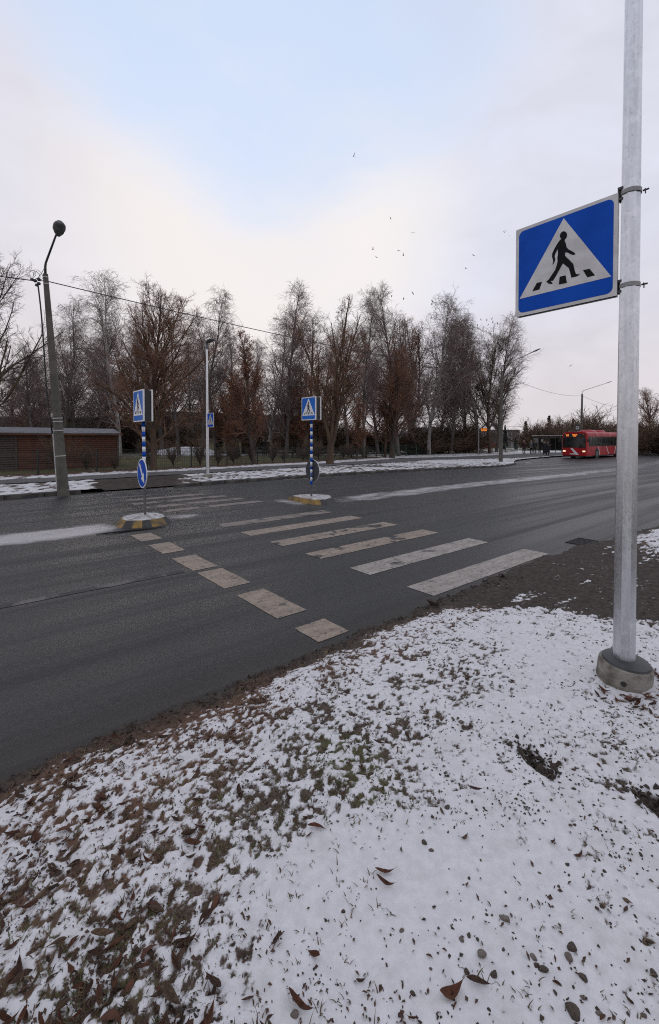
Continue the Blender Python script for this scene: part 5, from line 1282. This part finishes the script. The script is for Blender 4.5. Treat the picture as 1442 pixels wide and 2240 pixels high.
# leaves one can single out in the photograph
for (px, py, sz, i, lb) in ((842, 1914, .075, 3, 'russet leaf, upper of the two lying on the clean snow'), (843, 1941, .075, 1, 'russet leaf, lower of the two lying on the clean snow'),
    (990, 2193, .08, 2, 'russet curved leaf at the bottom right of the clean snow'), (1047, 2172, .075, 7, 'broad brown leaf beside the bottom snow patch'), (375, 2205, .09, 10, 'pale tan leaf at the bottom edge left of centre'), (655, 2215, .09, 1, 'russet leaf at the bottom edge near the centre'),
    (222, 1780, .075, 2, 'russet leaf on thin snow in the upper left of the verge'), (225, 2058, .08, 11, 'pale tan leaf among brown leaves at the left'), (1040, 1742, .07, 8, 'brown leaf beside the snow ring in the middle right'), (830, 1637, .07, 3, 'brown leaf near the mossy patch'),
    (425, 1862, .08, 0, 'bright russet leaf left of the clean snow'), (693, 1812, .08, 4, 'thin russet leaf at the upper edge of the clean snow')):
    x, y = P0(px, py); put_leaf(x, y, sz, i, lb, rot=(rnd.uniform(-.3, .3), rnd.uniform(-.15, .15), rnd.uniform(-.7, .5)))
cnt = 0; tries = 0
while cnt < 270 and tries < 9000:
    tries += 1
    px = rnd.uniform(-60, 1500); py = rnd.uniform(1480, 2300); x, y = P0(px, py)
    z, sn, di, gr, li, e, pa = [float(q[0, 0]) for q in verge_fields(np.array([[x]]), np.array([[y]]))]
    if e < .15 or pa > .3: continue
    dens = .85 * math.exp(-((px - 150) / 330) ** 2) * (1 if py > 1750 else .45) + .10 + .25 * math.exp(-((px - 300) / 450) ** 2)
    if 480 < px < 1000 and 1850 < py < 2140: dens = .012
    elif px > 950: dens = .09
    if py > 2140 and 420 < px < 720: dens = .6
    if rnd.random() < dens * (1.2 if sn < .5 else .6):
        put_leaf(x, y, rnd.uniform(.035, .075) if x < -.2 else rnd.uniform(.025, .055)); cnt += 1
for k in range(46):      # leaves blown against the concrete foot
    a = R(rnd.uniform(-150, 10)); r_ = rnd.uniform(.22, .38); put_leaf(2.06 + r_ * math.cos(a) * .95, 3.11 + r_ * math.sin(a), rnd.uniform(.05, .085), rnd.randrange(10), 'brown leaf blown against the concrete foot of the near post')
STG = 'small stones on the near verge'
def put_stone(x, y, size, i=None, label=None):
    o = link('stone', SM[rnd.randrange(6) if i is None else i], None, None, (x, y, vz(x, y) + size * .02)); o.scale = (size, size * rnd.uniform(.8, 1.1), size * rnd.uniform(.7, 1)); o.rotation_euler = (rnd.uniform(-.4, .4), rnd.uniform(-.4, .4), rnd.uniform(0, 6.28))
    tagit(o, label or ('small stone on the snow ' + ('left of the clean middle' if x < .1 else 'near the concrete foot' if math.hypot(x - 2.07, y - 3.11) < .8 else 'beside the soil gouges at the right' if y > 1.85 else 'in the lower right corner' if x > .45 else 'on the clean middle')), 'stone', STG)
for (px, py, sz, i, lb) in ((1055, 2103, .042, 4, 'pale stone with snow on it in the lower right'), (1187, 2134, .044, 0, 'dark round stone in the lower right snow'), (1252, 2090, .042, 1, 'brown stone, upper of two touching in the lower right'), (1245, 2112, .034, 5, 'pale stone touching a brown one in the lower right'), (1255, 2226, .065, 2, 'largest brown stone at the bottom right edge'),
    (1021, 2146, .032, 3, 'small brown stone left of the dark round stone'), (1103, 2022, .035, 4, 'pale flat stone in the right snow'), (978, 1772, .036, 1, 'brown stone near the middle of the snow'), (1275, 2152, .04, 0, 'brown stone right of the dark round stone'), (1430, 2140, .04, 0, 'dark stone at the right edge'), (1008, 1584, .04, 4, 'pale pebble in the snow above the middle'), (928, 1852, .04, 3, 'brown clod right of the clean snow')):
    x, y = P0(px, py); put_stone(x, y, sz, i, lb)
cnt = 0
while cnt < 95:
    px = rnd.uniform(880, 1470) if rnd.random() < .75 else rnd.uniform(0, 900); py = rnd.uniform(1480, 2250); x, y = P0(px, py)
    q = verge_fields(np.array([[x]]), np.array([[y]]))
    if q[5][0, 0] < .2 or q[6][0, 0] > .2: continue
    put_stone(x, y, abs(rnd.gauss(.010, .007)) + .006); cnt += 1

def scatter(n, amin, amax, rmin, rmax, seed):
    rg = np.random.default_rng(seed); a = np.radians(rg.uniform(amin, amax, n)); r = rmin * np.exp(rg.uniform(0, math.log(rmax / rmin), n)); return rg, r * np.sin(a), r * np.cos(a), r
def blades(name, n, seed, m, pick, lmin, lmax, label):
    rg, X, Y, r = scatter(n, -52, 52, 1.1, 7.5, seed)
    cx = X + 0; f = verge_fields(X[None], Y[None]); z, sn, di, gr, li, e, pa = [q[0] for q in f]
    k = rg.uniform(0, 1, n) < pick(X, Y, sn, gr, e, pa); X, Y, z, r = X[k], Y[k], z[k], r[k]; n = len(X)
    per = 5; X = np.repeat(X, per) + rg.normal(0, .012, n * per); Y = np.repeat(Y, per) + rg.normal(0, .012, n * per); z = np.repeat(z, per); n *= per
    L = rg.uniform(lmin, lmax, n); az = rg.uniform(0, 2 * np.pi, n); ti = np.radians(rg.uniform(40, 88, n)); wd = rg.uniform(.0009, .0018, n) * (1 + np.repeat(r, per) * .22)
    dx, dy = np.cos(az), np.sin(az); sx, sy = -dy * wd, dx * wd
    p0 = np.stack([X, Y, z - .004], 1); p1 = p0 + np.stack([dx * L * .5 * np.sin(ti * .7), dy * L * .5 * np.sin(ti * .7), L * .5 * np.cos(ti * .7)], 1); p2 = p1 + np.stack([dx * L * .5 * np.sin(ti * 1.15), dy * L * .5 * np.sin(ti * 1.15), L * .5 * np.cos(ti * 1.15)], 1)
    sd_ = np.stack([sx, sy, np.zeros(n)], 1)
    V = np.stack([p0 - sd_, p0 + sd_, p1 - sd_ * .8, p1 + sd_ * .8, p2], 1).reshape(-1, 3); b = np.arange(n)[:, None] * 5
    Q = np.concatenate([b + np.array([[0, 1, 3]]), b + np.array([[0, 3, 2]]), b + np.array([[2, 3, 4]])])
    tagit(link(name, np_mesh(name, V, Q, None, False), m), label, 'grass', kind='stuff')
blades('dry_grass', 26000, 3, 'blade_dry', lambda X, Y, sn, gr, e, pa: np.where((e > .08) & (pa < .3), np.where(sn < .5, .42, np.where(X < .25, .035, .008)), 0), .012, .04, 'short dry grass poking through the near snow')
blades('green_grass', 14000, 4, 'blade_green', lambda X, Y, sn, gr, e, pa: np.where((e > .1) & (pa < .3), gr * np.where(sn < .6, .75, .07), 0), .012, .04, 'short green grass tufts in the near snow')
def crumbs():
    n = 30000; rg, X, Y, r = scatter(n, -50, 50, 1.1, 8, 9); f = verge_fields(X[None], Y[None]); z, sn, di, gr, li, e, pa = [q[0] for q in f]
    cl = fbm(X * 5, Y * 5, 3, 91) - .25 * np.exp(-((X - .1) ** 2 + (Y - 1.62) ** 2) / .14)
    k = (rg.uniform(0, 1, n) < np.where(sn > .4, .10 * sst(.25, .45, cl) + .8 * sst(.5, .72, cl), .25)) & (e > .02); X, Y, z, r = X[k], Y[k], z[k], r[k]; n = len(X)
    s = np.clip(np.exp(rg.normal(-5.9, .5, n)), 0, .0055) * (1 + .10 * r); ax = rg.uniform(.6, 1.4, (n, 3)); o = np.array([[1, 0, 0], [-1, 0, 0], [0, 1, 0], [0, -1, 0], [0, 0, 1], [0, 0, -1.]])
    a = rg.uniform(0, 6.28, n); ca, sa = np.cos(a), np.sin(a)
    V = o[None] * s[:, None, None] * ax[:, None, :]; V = V + rg.normal(0, .38, V.shape) * s[:, None, None]
    V = np.stack([V[..., 0] * ca[:, None] - V[..., 1] * sa[:, None], V[..., 0] * sa[:, None] + V[..., 1] * ca[:, None], V[..., 2] * .7], -1) + np.stack([X, Y, z + s * .3], 1)[:, None, :]
    t_ = np.array([[0, 2, 4], [2, 1, 4], [1, 3, 4], [3, 0, 4], [2, 0, 5], [1, 2, 5], [3, 1, 5], [0, 3, 5]]); Q = (np.arange(n)[:, None, None] * 6 + t_[None]).reshape(-1, 3)
    tagit(link('soil_crumbs', np_mesh('soil_crumbs', V.reshape(-1, 3), Q, None, False), 'soil'), 'dark soil crumbs scattered over the near snow', 'soil', kind='stuff')
crumbs()
def litter_bits():
    """small broken leaf flakes, too small to pick apart"""
    n = 110000; rg, X, Y, r = scatter(n, -50, 50, 1.1, 7, 19); f = verge_fields(X[None], Y[None]); z, sn, di, gr, li, e, pa = [q[0] for q in f]
    k = (rg.uniform(0, 1, n) < (np.where(sn < .6, .40, .16) * (.25 + li) * (1 - .93 * np.exp(-(((X - .12) / .42) ** 2 + ((Y - 1.6) / .28) ** 2) ** 1.5)) * np.where(X > .25, .4, 1.) * (.35 + 1.3 * sst(.4, .62, fbm(X * 4, Y * 4, 3, 63))))) & (e > .05) & (pa < .5); X, Y, z, r = X[k], Y[k], z[k], r[k]; n = len(X)
    s = rg.uniform(.003, .010, n) * (1 + .06 * r); a = rg.uniform(0, 6.28, n); el = rg.uniform(.25, .6, n); tl = rg.normal(0, .5, n)
    u = np.stack([np.cos(a), np.sin(a), tl], 1) * s[:, None]; v = np.stack([-np.sin(a), np.cos(a), rg.normal(0, .6, n)], 1) * (s * el)[:, None]; c = np.stack([X, Y, z + s * .45], 1); up = np.array([[0, 0, 1]]) * (s * .3)[:, None]
    V = np.stack([c - u, c + v + up, c + u, c - v + up], 1).reshape(-1, 3); b = np.arange(n)[:, None] * 4
    Q = np.concatenate([b + np.array([[0, 1, 2]]), b + np.array([[0, 2, 3]])])
    tagit(link('leaf_flakes', np_mesh('leaf_flakes', V, Q, None, False), 'leaf_brown'), 'small broken leaf flakes on the near snow', 'leaf litter', kind='stuff')
litter_bits()
def clods():
    rg = np.random.default_rng(77); P = []
    for (cx, cy, ca, sa, la, lb, n) in [q + (200,) for q in GOUGES]:
        u = rg.normal(0, la * .6, n); v = rg.normal(0, lb * .8, n); P.append(np.stack([cx + u * ca + v * -sa, cy + u * sa + v * ca, np.exp(rg.normal(-4.9, .45, n))], 1))
    n = 700; s_ = rg.uniform(-1, 5.5, n); e_ = np.abs(rg.normal(.12, .09, n)); t_ = edge_t(s_) - e_
    P.append(np.stack([s_ * DX - t_ * DY, s_ * DY + t_ * DX, np.exp(rg.normal(-5.0, .5, n))], 1))
    P = np.concatenate(P); n = len(P); z = verge_fields(P[None, :, 0], P[None, :, 1])[0][0]; s = P[:, 2]
    o = np.array([[1, 0, 0], [-1, 0, 0], [0, 1, 0], [0, -1, 0], [0, 0, 1], [0, 0, -1.]]); V = o[None] * s[:, None, None] * rg.uniform(.6, 1.4, (n, 1, 3)) + rg.normal(0, .36, (n, 6, 3)) * s[:, None, None]
    V = V + np.stack([P[:, 0], P[:, 1], z + s * .35], 1)[:, None, :]
    t_ = np.array([[0, 2, 4], [2, 1, 4], [1, 3, 4], [3, 0, 4], [2, 0, 5], [1, 2, 5], [3, 1, 5], [0, 3, 5]]); Q = (np.arange(n)[:, None, None] * 6 + t_[None]).reshape(-1, 3)
    tagit(link('soil_clods', np_mesh('soil_clods', V.reshape(-1, 3), Q, None, False), 'soil'), 'dark clods of soil in the gouges and along the road edge', 'soil', kind='stuff')
clods()
